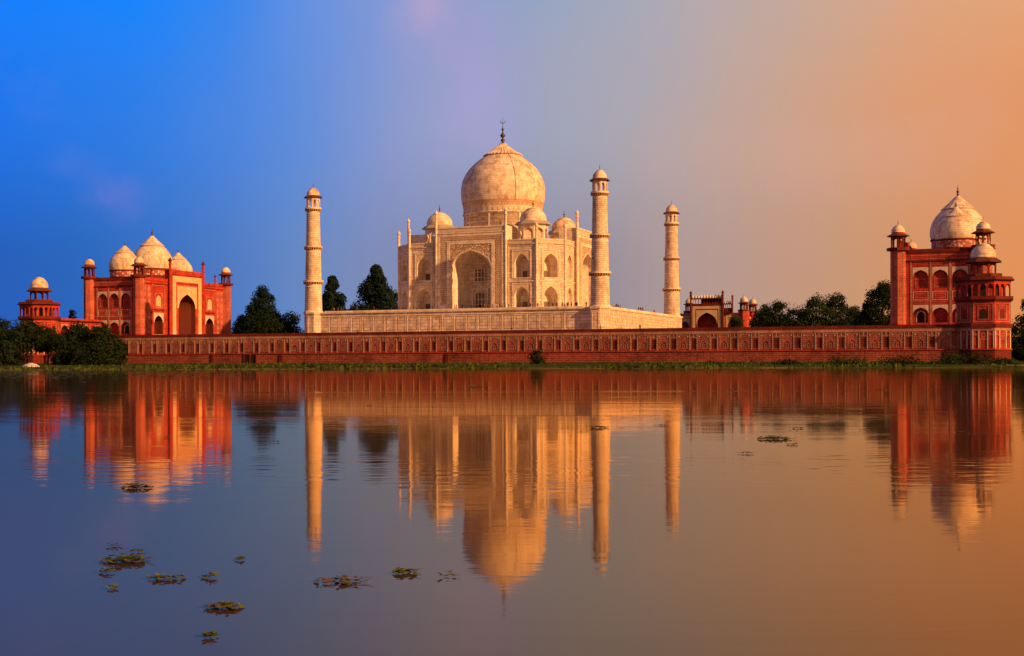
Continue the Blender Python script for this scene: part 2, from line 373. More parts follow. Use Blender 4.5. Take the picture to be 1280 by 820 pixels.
def finial(mb, z0, z1, r, mat=BRONZE, cx=0, cy=0):
    h = z1-z0; z = lambda t: z0+h*t
    mb.lathe([(r*1.15, z(0)), (r*.5, z(.06)), (r*.35, z(.09)), (r*.85, z(.17)), (r*.3, z(.25)), (r*.3, z(.28)), (r*1.0, z(.38)), (r*.45, z(.48)), (r*.18, z(.55)), (r*.18, z(.60)), (r*.55, z(.67)), (r*.15, z(.74)), (r*.1, z(.86)), (r*.02, z(1))], 10, mat, cx, cy, cap=False)
def kiosk(name, parent, loc, z0, col_r, n, col_top, eave_z, eave_r, dome_r, dome_z0, dome_z1, fin_z, open_w, wall_m, eave_m, dome_m, slab=None, t=.35, rot=PI/8, zs=.6, cap_ring=True, drum_m=None):
    """domed kiosk as one part (floor, arched sides, eave) with its dome and finial as sub-parts"""
    mb = MB()
    if slab: mb.prism(ngon(n, slab[0], rot=rot), slab[1], slab[2], slab[3])
    for k in range(n):
        F, hl = facet(k, n, col_r, rot=rot)
        w = 2*hl*open_w; zspring = z0+(col_top-z0)*zs
        arch_screen(mb, F, -hl, hl, z0, eave_z, w, zspring, z0+(col_top-z0)*.93, t, wall_m)
    mb.prism(ngon(n, col_r, rot=rot), eave_z-.08, eave_z+.1, wall_m)
    # sloping eave
    e0, e1 = ngon(n, eave_r, rot=rot), ngon(n, col_r*1.02, rot=rot)
    th = .16 if eave_r < 3.5 else .24
    for i in range(n):
        j = (i+1) % n
        a, b, c, d = (*e0[i], eave_z-th*1.6), (*e0[j], eave_z-th*1.6), (*e1[j], eave_z+th*1.6), (*e1[i], eave_z+th*1.6)
        up = lambda p, q: (p[0], p[1], p[2]+q)
        mb.poly([a, b, c, d], eave_m); mb.poly([up(a, th), up(b, th), up(c, th*1.2), up(d, th*1.2)], eave_m); mb.poly([a, b, up(b, th), up(a, th)], eave_m)
    o = mb.build(name, parent); o.location = loc
    d = MB()
    if dome_z0 > eave_z+.2: d.lathe([(dome_r*1.0, eave_z+.05), (dome_r*1.0, dome_z0)], 24, drum_m or dome_m, cap=False)
    H = dome_z1-dome_z0
    d.lathe([(dome_r*.985, dome_z0), (dome_r*1.04, dome_z0+.02*H), (dome_r*1.04, dome_z0+.05*H), (dome_r*.99, dome_z0+.06*H), (dome_r*1.03, dome_z0+.2*H), (dome_r*1.0, dome_z0+.36*H), (dome_r*.9, dome_z0+.54*H), (dome_r*.72, dome_z0+.71*H), (dome_r*.5, dome_z0+.84*H), (dome_r*.52, dome_z0+.85*H), (dome_r*.5, dome_z0+.875*H), (dome_r*.26, dome_z0+.94*H), (dome_r*.08, dome_z1)], 24, dome_m, cap=False)
    d.build('dome', o)
    f = MB(); finial(f, dome_z1-.1, fin_z, max(.12, dome_r*.085)); f.build('finial', o)
    return o
def pinnacle(parent, x, y, z0, z1, r, mat, capm, rz=0):
    mb = MB(); h = z1-z0
    mb.lathe([(r, z0), (r, z1-3.6*r-1.2), (r*1.25, z1-3.6*r-1.1), (r*1.25, z1-3.6*r-.7), (r*.95, z1-3.6*r-.6), (r*1.1, z1-2.6*r-.3)], 8, mat, smooth=False)
    mb.lathe([(r*1.5, z1-2.6*r-.3), (r*1.5, z1-2.4*r-.2), (r*1.1, z1-1.9*r), (r*.6, z1-1.2*r), (r*.25, z1-.7*r), (r*.05, z1)], 8, capm, cap=True)
    o = mb.build('pinnacle', parent); o.location = (x, y, 0); return o

# ------------------------------------------------------------------ ground and water
def shore(u, v):
    d = CH*FX/(v-V0+ROLL*(u-U0)); k = (u-U0)/FX
    return CX+d*(st+k*ct), CY+d*(ct-k*st)
TERR_Z = 10.0; WALL_Y = -58.5
def build_ground():
    mb = MB(); mb.poly([(-2500, -900, 0), (2500, -900, 0), (2500, 400, 0), (-2500, 400, 0)], WATER)
    structure(mb.build('river_water'))
    sh = [(-1500, -420), (-420, -300)] + [shore(u, v) for u, v in ((-60, 464), (60, 463.4), (150, 462.6), (300, 462), (420, 461.6), (500, 461.4), (640, 461), (760, 460.8), (850, 460.5), (1000, 459.9), (1130, 459.9), (1262, 459.6), (1330, 459.4))] + [(330, -80), (1500, -150)]
    random.seed(5)
    # densify and roughen the waterline
    pts = []
    for a, b in zip(sh, sh[1:]):
        n = max(1, int(math.dist(a, b)/4))
        n = min(n, 40)
        for i in range(n): pts.append((a[0]+(b[0]-a[0])*i/n+random.uniform(-.6, .6), a[1]+(b[1]-a[1])*i/n+random.uniform(-1.4, 1.4)))
    pts.append(sh[-1])
    mb = MB(); rows = []
    for k, (x, y) in enumerate(pts):
        yw = -57.5
        col = []
        for t in (0, .06, .2, .45, .7, .9, 1):
            zz = -.5+.62*min(1, t/.06) if t <= .06 else .12+1.35*((t-.06)/.94)**.8
            col.append((x, (y-6)+(yw-(y-6))*t, zz+(random.uniform(-.08, .08) if .06 < t < 1 else 0)))
        col.append((x, 4000, 1.6)); rows.append(col)
    m_ = len(rows[0]); vs = [p for r in rows for p in r]
    fs = [(i*m_+j, (i+1)*m_+j, (i+1)*m_+j+1, i*m_+j+1) for i in range(len(rows)-1) for j in range(m_-1)]
    mb.raw(vs, fs, MUD, True); structure(mb.build('river_bank'))
    mb = MB(); mb.box(-147, 147, WALL_Y+.6, 60, 1.2, TERR_Z, PAVE); structure(mb.build('terrace_paving'))
    mb = MB(); mb.box(-190, 190, 60.02, 420, 1.0, TERR_Z-.6, MUD); structure(mb.build('garden_ground'))
    # grass
    random.seed(9); g = MB()
    for _ in range(9000):
        k = random.random(); q = random.choice(pts[8:-6])
        x = q[0]+random.uniform(-3, 3); t = random.random()**1.3
        if k < .35: y = q[1]+random.uniform(-3, 2); z = .05
        else: y = q[1]+(-58.7-q[1])*t; z = .12+1.25*t**.8
        if y > -58.7 and abs(x) < 153: continue
        cl = .5+.5*math.sin(x*.13+1.7*math.sin(x*.041))*math.sin(x*.047+2); h = random.uniform(.15, .5)*(.5+1.6*cl)*(1.7 if random.random() < .1 else 1); w = random.uniform(.15, .5); a = random.uniform(0, PI)
        dx, dy = math.cos(a)*w, math.sin(a)*w; lx, ly = random.uniform(-.2, .2), random.uniform(-.2, .2)
        g.poly([(x-dx, y-dy, z-.1), (x+dx, y+dy, z-.1), (x+dx*.5+lx, y+dy*.5+ly, z+h*.7), (x+lx, y+ly, z+h), (x-dx*.6+lx, y-dy*.6, z+h*.6)], GRASS)
    o = g.build('bank_grass'); o['kind'] = 'stuff'
    g = MB()                                        # flat weed rafts off the left bank
    for _ in range(2600):
        u = random.uniform(-40, 330)*random.random()**.6 if random.random() < .75 else random.uniform(330, 1270); v = 463.2+abs(random.gauss(0, 4.5)) if u < 330 else 460.9+abs(random.gauss(0, 1.2))
        x, y = shore(u, v); x += random.gauss(0, .5); s_ = random.uniform(.15, .5); a = random.uniform(0, PI); z = random.uniform(.02, .12)
        g.poly([(x+s_*math.cos(a+k*PI/2), y+s_*math.sin(a+k*PI/2), z+random.uniform(0, .07)) for k in range(4)], GRASS)
    o = g.build('floating_weed'); o['kind'] = 'stuff'
build_ground()

# ------------------------------------------------------------------ riverside wall
def build_wall():
    t = thing('terrace_wall', 'long red sandstone riverside wall with rows of carved panels', 'wall', (0, WALL_Y, 0))
    X0, X1 = -140.4, 140.4
    b = MB(); b.box(X0, X1, -.25, 1.4, .3, 4.2, WALLBASE); b.build('base_course', t)
    b = MB(); b.box(X0, X1, -.45, 1.4, 4.2, 4.55, SAND); b.build('ledge', t)
    b = MB(); b.box(X0, X1, .12, 1.4, 4.55, 8.9, WALLST); b.build('wall_body', t)
    b = MB(); b.box(X0, X1, -.12, 1.4, 8.9, 9.75, PALE)
    b.box(X0, X1, -.2, 1.4, 9.75, 10.05, SAND_D); b.build('coping', t)
    b = MB(); b.box(X0, X1, .3, .75, 10.05, 10.6, SAND_D)
    b.build('parapet', t)
    per = 5.4; n = int((X1-X0)/per); wid = 3.45
    A = MB(); h = wid/2
    fbox(A, F0, -h-.11, -h+.11, 4.55, 8.9, -.12, .1, PALE); fbox(A, F0, h-.11, h+.11, 4.55, 8.9, -.12, .1, PALE)
    for s in (-h, h):
        for i in range(7): fbox(A, F0, s-.09, s+.09, 4.85+i*.58, 5.05+i*.58, .1, .14, WHITE_IN)
    fframe(A, F0, -h+.35, h-.35, 4.9, 8.6, .12, -.12, .02, PALE)
    bay_wall(A, F0, -h+.47, h-.47, 5.02, 8.48, 0, 1.5, 5.02, 6.1, 7.0, WALLST, -.02)
    pr = opening(0, 1.5, 5.02, 6.1, 7.0)
    for (s1, z1), (s2, z2) in zip(pr, pr[1:]):
        mx = .09; A.poly([P(F0, s1, z1, .0), P(F0, s2, z2, .0), P(F0, s2*1.16, z2+mx, .0), P(F0, s1*1.16, z1+mx, .0)], PALE)
    A.poly([P(F0, s, z, -.10) for s, z in pr], WALLBASE)
    fframe(A, F0, -.35, .35, 5.1, 6.2, .1, -.1, -.04, PALE)
    for sg in (-1, 1):
        for i in range(4): fbox(A, F0, sg*1.02-.06, sg*1.02+.06, 5.3+i*.72, 5.75+i*.72, -.05, .03, PALE)
        for i in range(6): fbox(A, F0, sg*(.2+.24*i)-.05, sg*(.2+.24*i)+.05, 8.64, 8.76, -.05, .05, WHITE_IN)
    hexa = [(.42*math.cos(a*PI/4+PI/8), 7.75+.42*math.sin(a*PI/4+PI/8)) for a in range(8)]
    for i in range(8):
        (a1, b1), (a2, b2) = hexa[i], hexa[(i+1) % 8]
        A.poly([P(F0, a1, b1, .02), P(F0, a2, b2, .02), P(F0, a2*.66, 7.75+(b2-7.75)*.66, .02), P(F0, a1*.66, 7.75+(b1-7.75)*.66, .02)], PALE)
    for s in (-1.15, 1.15): fbox(A, F0, s-.15, s+.15, 8.12, 8.42, -.05, .06, WHITE_IN)
    a0 = A.build('arched_panel', None, link=False)
    B = MB(); hb = (per-wid)/2-.11
    fbox(B, F0, -hb, hb, 7.85, 8.1, -.12, .07, PALE); fbox(B, F0, -.16, .16, 8.1, 8.9, -.12, .07, PALE)
    fframe(B, F0, -hb+.12, hb-.12, 4.8, 7.7, .1, -.12, .0, PALE)
    fframe(B, F0, -hb+.3, hb-.3, 8.2, 8.75, .08, -.12, .02, PALE)
    B.poly([P(F0, -hb+.22, 4.9, -.1), P(F0, hb-.22, 4.9, -.1), P(F0, hb-.22, 7.6, -.1), P(F0, -hb+.22, 7.6, -.1)], SAND_D)
    b0 = B.build('plain_panel', None, link=False)
    rnd = random.Random(2)
    for i in range(n):
        o = a0 if i == 0 else a0.copy(); COL.objects.link(o); o.parent = t; o.location = (X0+per*(i+.5), rnd.uniform(-.02, .02), 0)
        if i < n-1:
            o = b0 if i == 0 else b0.copy(); COL.objects.link(o); o.parent = t; o.location = (X0+per*(i+1), rnd.uniform(-.02, .02), 0)
    # water gate and drain shafts in the base
    g = MB(); g.box(-2.0, 2.0, -.3, -.26, .9, 4.0, DARK); g.box(-2.3, -2.0, -.5, -.26, .9, 4.19, SAND_D); g.box(2.0, 2.3, -.5, -.26, .9, 4.19, SAND_D); g.box(-.25, .25, -.5, -.302, .9, 4.19, SAND_D)
    o = g.build('water_gate', t); o.location = (-61.5, 0, 0)
    for x in (-50.5, 4.5, -75):
        g = MB(); g.box(-.45, .45, -.55, -.26, .6, 4.1, SAND_D); o = g.build('buttress', t); o.location = (x, 0, 0)
build_wall()

# ------------------------------------------------------------------ white mausoleum
ZP = 17.1                      # top of the marble platform
def build_plinth():
    t = thing('marble_platform', 'broad white marble platform carrying the domed mausoleum and the minarets', 'platform', (0, 0, 0))
    b = MB()
    Hh = 47.4
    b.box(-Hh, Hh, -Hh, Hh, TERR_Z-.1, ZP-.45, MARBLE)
    b.build('platform_body', t)
    b = MB(); b.box(-Hh-.35, Hh+.35, -Hh-.35, Hh+.35, ZP-.45, ZP, MARBLE_S)
    b.build('cornice', t)
    b = MB()
    for F in (FR(0, -Hh, 1, 0), FR(Hh, 0, 0, 1)):
        fbox(b, F, -42, 42, TERR_Z, TERR_Z+.7, .0, .18, MARBLE_S); fbox(b, F, -42, 42, ZP-1.4, ZP-1.1, .0, .14, MARBLE_S)
        for i in range(22):
            s = -40+i*80/21
            fbox(b, F, s-.16, s+.16, TERR_Z+.7, ZP-1.4, 0, .05, MARBLE_S)
            if i < 21:
                fframe(b, F, s+.6, s+3.2, TERR_Z+1.2, ZP-1.9, .16, 0, .04, INLAY)
    b.build('panel_relief', t)
    c = MB(); c.prism(ngon(8, 3.2, rot=0), TERR_Z-.1, ZP-.45+.002, MARBLE); c.prism(ngon(8, 3.5, rot=0), ZP-.45+.002, ZP+.12, MARBLE_S)
    for k in range(8):
        F, hl = facet(k, 8, 3.2)
        fframe(c, F, -hl+.35, hl-.35, TERR_Z+.8, ZP-1.2, .16, 0, .08, MARBLE_S)
    first = None
    for sx, sy in ((-1, -1), (1, -1), (1, 1), (-1, 1)):
        if first is None: o = first = c.build('corner_bastion', t)
        else: o = first.copy(); COL.objects.link(o); o.parent = t
        o.location = (sx*45.7, sy*45.7, 0)
    r = MB()
    for F in (FR(0, -Hh-.1, 1, 0), FR(Hh+.1, 0, 0, 1)):
        fbox(r, F, -41.5, 41.5, ZP, ZP+.42, -.25, 0, MARBLE_S)
    r.build('edge_kerb', t)
build_plinth()

def build_taj():
    t = thing('domed_mausoleum', 'great white marble mausoleum with a large onion dome and tall arched portals', 'mausoleum', (0, 0, 0))
    HS, CHM = 28.06, 6.86; SE = HS-CHM; ZT = 39.2
    # two storey alcove bay, used sixteen times
    mb = MB(); w2 = 4.85; s0, s1 = -w2, w2; wa = 4.7
    for zb, zsill, zs, za, zt, ft in ((ZP, ZP, 21.6, 24.7, 26.4, 25.8), (26.4, 27.1, 31.6, 34.8, 37.6, 36.0)):
        bay_wall(mb, F0, s0, s1, zb, zt, 0, wa, zsill, zs, za, MARBLE)
        niche(mb, F0, 0, wa, zsill, zs, za, 3.4, MARBLE_S, MARBLE_S, .62, .25)
        spandrel(mb, F0, -wa/2-.35, wa/2+.35, za+.75, 0, wa, zs, za, FLORAL_S, .03)
        fframe(mb, F0, -wa/2-.75, wa/2+.75, zsill+.02, ft, .34, 0, .16, MARBLE_S, bottom=zsill > ZP+.1)
        fframe(mb, F0, -wa/2-1.35, wa/2+1.35, zsill+.02, ft+.0, .12, 0, .05, INLAY, bottom=False)
    fbox(mb, F0, s0, s1, 26.15, 26.5, 0, .22, MARBLE_S)
    fbox(mb, F0, s0, s1, ZP, ZP+.9, 0, .12, MARBLE_S)
    fframe(mb, F0, s0+.5, s1-.5, ZP+1, 37.3, .2, 0, .12, MARBLE_S)
    mb.poly([P(F0, s0, 37.6), P(F0, s1, 37.6), P(F0, s1, ZT), P(F0, s0, ZT)], MARBLE)
    fbox(mb, F0, s0, s1, 37.65, 37.95, 0, .35, MARBLE_S)
    fbox(mb, F0, s0, s1, 38.1, 38.8, 0, .06, FLORAL_S); fbox(mb, F0, s0, s1, 38.85, ZT+.05, -.6, .2, MARBLE_S)
    bay = mb.build('alcove_bay', t, link=False)
    d1 = MB(); fbox(d1, F0, -.75, .75, ZP+.05, ZP+3.0, -3.38, -3.28, GLASS); fframe(d1, F0, -1.0, 1.0, ZP+.05, ZP+3.4, .2, -3.38, -3.2, MARBLE_S, False)
    d2 = MB(); fbox(d2, F0, -.8, .8, 27.3, 29.6, -3.38, -3.28, GLASS); fframe(d2, F0, -1.0, 1.0, 27.15, 29.9, .2, -3.38, -3.2, MARBLE_S)
    door = d1.build('doorway', None, link=False); win = d2.build('lattice_window', None, link=False)
    first = True
    for q in range(4):
        a = q*PI/2; R = lambda x, y: (x*math.cos(a)-y*math.sin(a), x*math.sin(a)+y*math.cos(a))
        for s, rz in ((-16.35, 0), (16.35, 0), (None, PI/4)):
            p = (s, -HS) if s is not None else ((SE+HS)/2, -(SE+HS)/2)
            o = bay if first else bay.copy(); COL.objects.link(o); o.parent = t
            o.location = (*R(*p), 0); o.rotation_euler = (0, 0, a+rz)
            for src in (door, win):
                c = src if first else src.copy(); COL.objects.link(c); c.parent = o
            first = False
    # portals
    pb = MB(); zt = 43.7; hw = 11.5; pd = 1.0; F = FR(0, -HS-pd, 1, 0)
    zs, za, wo = 31.2, 36.3, 13.2
    bay_wall(pb, F, -hw, hw, ZP, zt, 0, wo, ZP, zs, za, MARBLE)
    niche(pb, F, 0, wo, ZP, zs, za, 8.2, MARBLE_S, MARBLE, .52, .22)
    for s in (-hw, hw): fbox(pb, F, s-.01, s+.01, ZP, zt, -pd-.4, 0, MARBLE)
    pb.box(-hw, hw, -HS-pd+.02, -HS+5.5, 38.2, zt, MARBLE) if False else None
    # rear slab above the roof
    B0 = FR(0, -HS+5.0, 1, 0)
    pb.poly([P(B0, -hw, 38.5), P(B0, hw, 38.5), P(B0, hw, zt), P(B0, -hw, zt)], MARBLE_S)
    for s in (-hw, hw): pb.poly([P(F, s, 38.5, -.4), P(B0, s, 38.5), P(B0, s, zt), P(F, s, zt, -.4)], MARBLE_S)
    pb.poly([P(F, -hw, zt, 0), P(F, hw, zt, 0), P(B0, hw, zt), P(B0, -hw, zt)], MARBLE_S)
    fbox(pb, F, -hw, hw, 41.6, 41.95, 0, .3, MARBLE_S); fbox(pb, F, -hw, hw, 42.2, 43.2, 0, .06, FLORAL_S); fbox(pb, F, -hw, hw, 43.3, zt+.05, -.3, .22, MARBLE_S)
    # outer and inner raised marble frames
    fframe(pb, F, -11.0, 11.0, ZP+.3, 41.5, .7, 0, .18, MARBLE_S, False)
    fframe(pb, F, -7.9, 7.9, ZP+.3, 39.2, .95, 0, .2, MARBLE_S, False)
    fbox(pb, F, -10.3, -7.95, ZP+.2, ZP+2.2, 0, .24, MARBLE_S); fbox(pb, F, 7.95, 10.3, ZP+.2, ZP+2.2, 0, .24, MARBLE_S)
    portal = pb.build('arched_portal', t, link=False)
    cb = MB()
    fbox(cb, F, -9.95, -8.25, ZP+2.6, 39.6, 0, .1, INLAY); fbox(cb, F, 8.25, 9.95, ZP+2.6, 39.6, 0, .1, INLAY); fbox(cb, F, -9.95, 9.95, 39.6, 41.0, 0, .1, INLAY)
    call = cb.build('calligraphy_band', None, link=False)
    sb = MB(); spandrel(sb, F, -6.9, 6.9, 38.15, 0, wo, zs, za, FLORAL, .06); sp = sb.build('floral_spandrel', None, link=False)
    pr = opening(0, wo, ZP, zs, za); tb = MB()
    for (a1, b1), (a2, b2) in zip(pr, pr[1:]):
        tb.poly([P(F, a1, b1, .1), P(F, a2, b2, .1), P(F, a2*1.05, b2+.42*(b2 > zs), .1), P(F, a1*1.05, b1+.42*(b1 > zs), .1)], MARBLE_S)
    trim = tb.build('arch_moulding', None, link=False)
    D = -8.2
    db = MB(); fbox(db, F, -1.65, 1.65, ZP+.05, ZP+6.3, D+.01, D+.06, GLASS); fbox(db, F, -.7, .7, ZP+.06, ZP+2.6, D+.07, D+.12, DARK)
    for s in (-1.65, -.62, .62, 1.65): fbox(db, F, s-.13, s+.13, ZP+.05, ZP+6.2, D+.06, D+.3, MARBLE_S)
    for z in (2.75, 4.3): fbox(db, F, -1.5, 1.5, ZP+z-.1, ZP+z+.1, D+.121, D+.26, MARBLE_S)
    fframe(db, F, -2.7, 2.7, ZP+.05, ZP+7.8, .45, D+.01, D+.35, MARBLE_S, False)
    dr = db.build('doorway', None, link=False)
    wb = MB(); fbox(wb, F, -1.65, 1.65, 27.0, 31.0, D+.4, D+.45, GLASS)
    for s in (-1.65, -.62, .62, 1.65): fbox(wb, F, s-.12, s+.12, 27.0, 31.0, D+.45, D+.65, MARBLE_S)
    for z in (27.0, 28.3, 30.0, 31.0): fbox(wb, F, -1.77, 1.77, z-.1, z+.1, D+.46, D+.62, MARBLE_S)
    wn = wb.build('lattice_window', None, link=False)
    subs = (call, sp, trim, dr, wn)
    for q in range(4):
        o = portal if q == 0 else portal.copy(); COL.objects.link(o); o.parent = t; o.rotation_euler = (0, 0, q*PI/2)
        for s in subs:
            c = s if q == 0 else s.copy(); COL.objects.link(c); c.parent = o
    # roof
    rb = MB(); oc = [(SE, -HS), (HS, -SE), (HS, SE), (SE, HS), (-SE, HS), (-HS, SE), (-HS, -SE), (-SE, -HS)]
    k = .985
    rb.poly([(x*k, y*k, 38.5) for x, y in oc], MARBLE_S); rb.build('roof', t)
    # pinnacles
    for x, y in oc: pinnacle(t, x*1.003, y*1.003, ZP, 44.4, .42, MARBLE_S, MARBLE_S)
    for q in range(4):
        a = q*PI/2
        for s in (-hw-.1, hw+.1):
            x, y = s, -HS-pd; pinnacle(t, x*math.cos(a)-y*math.sin(a), x*math.sin(a)+y*math.cos(a), ZP, 49.4, .42, MARBLE_S, MARBLE_S)
    # drum and dome
    d = MB(); d.lathe([(12.95, 38.4), (12.95, 49.8), (13.35, 49.9), (13.35, 50.3), (13.0, 50.4)], 64, MARBLE)
    for kx in range(8):
        F2, hl = facet(kx, 8, 12.75)
        fbox(d, F2, -.28, .28, 38.5, 49.7, .05, .38, MARBLE_S)
    d.lathe([(12.97, 48.2), (13.08, 48.3), (13.08, 48.55), (12.97, 48.6)], 64, INLAY, cap=False)
    d.build('drum', t)
    fr = MB(); fr.lathe([(13.0, 50.4), (13.05, 52.2)], 64, MARBLE_S, cap=False)
    fr.lathe([(13.06, 52.2), (13.5, 53.9)], 64, BAND, cap=False)
    for kx in range(48):
        F2, hl = facet(kx, 48, 13.06); pr2 = opening(0, 1.0, 50.6, 51.3, 52.1, 3)
        fr.poly([P(F2, s, z, .05) for s, z in pr2], FLORAL_S); fr.poly([P(F2, s*.62, 50.6+(z-50.6)*.8, .09) for s, z in pr2], MARBLE_S)
        fr.poly([P(F2, -.85, 52.0, .08), P(F2, 0, 52.9, .3), P(F2, .85, 52.0, .08), P(F2, .6, 52.0, .08), P(F2, 0, 52.6, .24), P(F2, -.6, 52.0, .08)], MARBLE_S)
    fr.build('patterned_band', t)
    prof = [(13.5, 53.9), (13.62, 54.3), (13.75, 55.4), (13.86, 56.8), (13.88, 58.3), (13.75, 59.7), (13.4, 61.2), (12.85, 62.6), (12.1, 63.95), (11.1, 65.3), (9.95, 66.5), (8.7, 67.6), (7.4, 68.6), (6.3, 69.35), (5.7, 69.8)]
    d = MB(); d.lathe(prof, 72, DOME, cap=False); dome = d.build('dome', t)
    c = MB()
    n = 32; cp = [(6.15, 69.75), (6.3, 70.0), (5.6, 70.35), (4.4, 71.0), (3.1, 71.9), (2.0, 72.8), (1.25, 73.4), (1.3, 73.7), (.9, 73.8)]
    vs = []; fs = []
    for j, (r, z) in enumerate(cp):
        for kx in range(2*n):
            rr_ = r*(1+(.045 if kx % 2 else -.03)*(1 if j < 7 else 0)); a = PI*kx/n; vs.append((rr_*math.cos(a), rr_*math.sin(a), z+(-.18 if (kx % 2 and j < 2) else 0)))
    for j in range(len(cp)-1):
        for kx in range(2*n): fs.append((j*2*n+kx, j*2*n+(kx+1) % (2*n), (j+1)*2*n+(kx+1) % (2*n), (j+1)*2*n+kx))
    c.raw(vs, fs, DOME, False); c.lathe([(5.9, 69.55), (6.3, 69.6), (6.35, 69.85), (6.1, 69.9)], 64, INLAY, cap=False); c.build('lotus_cap', dome)
    f = MB(); finial(f, 73.7, 80.8, .95)
    f.tube((0, 0, 80), (0, 0, 82.2), .09, .05, BRONZE)
    for i in range(8):            # crescent
        a0, a1 = PI+PI*i/8, PI+PI*(i+1)/8; q = lambda a: (.8*math.cos(a)*ct, .8*math.cos(a)*-st, 81.3+.8*math.sin(a))
        f.tube(q(a0), q(a1), .1, .1, BRONZE)
    f.build('finial', dome)
    rod = MB(); pts = [(r*1.004*math.cos(-.92), r*1.004*math.sin(-.92), z) for r, z in prof]
    for a_, b_ in zip(pts, pts[1:]): rod.tube(a_, b_, .07, .07, BRONZE, 4)
    rod.build('lightning_cable', dome)
    # four roof kiosks
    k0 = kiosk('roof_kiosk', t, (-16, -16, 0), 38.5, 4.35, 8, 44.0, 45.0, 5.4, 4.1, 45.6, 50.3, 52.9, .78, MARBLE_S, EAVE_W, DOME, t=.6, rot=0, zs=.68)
    for x, y in ((16, -16), (16, 16), (-16, 16)): dup(k0, (x, y, 0), parent=t)
build_taj()

def build_minaret(loc, label):
    t = thing('minaret', label, 'minaret', loc, 0, 'tall white minarets on the platform corners')
    z = lambda a: a-ZP
    rad = lambda h: 2.78-.72*(h-ZP)/(49-ZP)
    for h0, h1, nm in ((ZP, 26.0, 'lower_shaft'), (27.2, 36.8, 'middle_shaft'), (37.9, 48.8, 'upper_shaft')):
        b = MB(); b.lathe([(rad(h0)*1.0, z(h0)), (rad(h1), z(h1))], 32, SHAFT)
        if h0 == ZP: b.lathe([(3.05, z(ZP)), (3.05, z(ZP)+.5), (2.8, z(ZP)+.6)], 32, MARBLE_S)
        for hh in (h1-1.0,): b.lathe([(rad(hh)*1.0, z(hh)), (rad(hh)*1.035, z(hh)+.08), (rad(hh)*1.035, z(hh)+.22), (rad(hh), z(hh)+.3)], 32, MARBLE_S, cap=False)
        b.build(nm, t)
    for h0, h1, R in ((26.0, 27.2, 3.28), (36.8, 37.9, 2.98), (48.8, 50.0, 2.68)):
        b = MB(); r = rad(h0); m_ = h0+.62
        b.lathe([(r, z(h0)), (r*1.02, z(h0)+.05), (R-.12, z(m_)-.04)], 32, BRACKET, cap=False)
        for k in range(24):
            F2, hl = facet(k, 24, r); fbox(b, F2, -.13, .13, z(h0)+.1, z(m_)-.02, .0, R-r-.12, BRACKET_L)
        b.lathe([(R-.25, z(m_)), (R, z(m_)+.02), (R, z(m_)+.2), (R-.12, z(m_)+.22), (R-.12, z(h1)), (R-.3, z(h1)), (R-.3, z(m_)+.1), (.1, z(m_)+.1)], 32, MARBLE_S, smooth=False, cap=False)
        b.build('balcony', t)
    kiosk('top_kiosk', t, (0, 0, 0), z(49.55), 1.98, 8, z(52.75), z(53.3), 2.75, 1.95, z(53.65), z(56.3), z(58.0), .58, MARBLE_S, EAVE, DOME, t=.3, rot=0, zs=.7)
    return t
m0 = build_minaret((-46.2, -46, ZP), 'white minaret standing alone on the far left corner of the marble platform, before dark trees')
dup(m0, (46.2, -45.6, ZP), label='tallest looking white minaret on the near platform corner, overlapping the mausoleum portal')
dup(m0, (45.6, 46, ZP), label='white minaret on the rear platform corner, next to the distant red gateway')

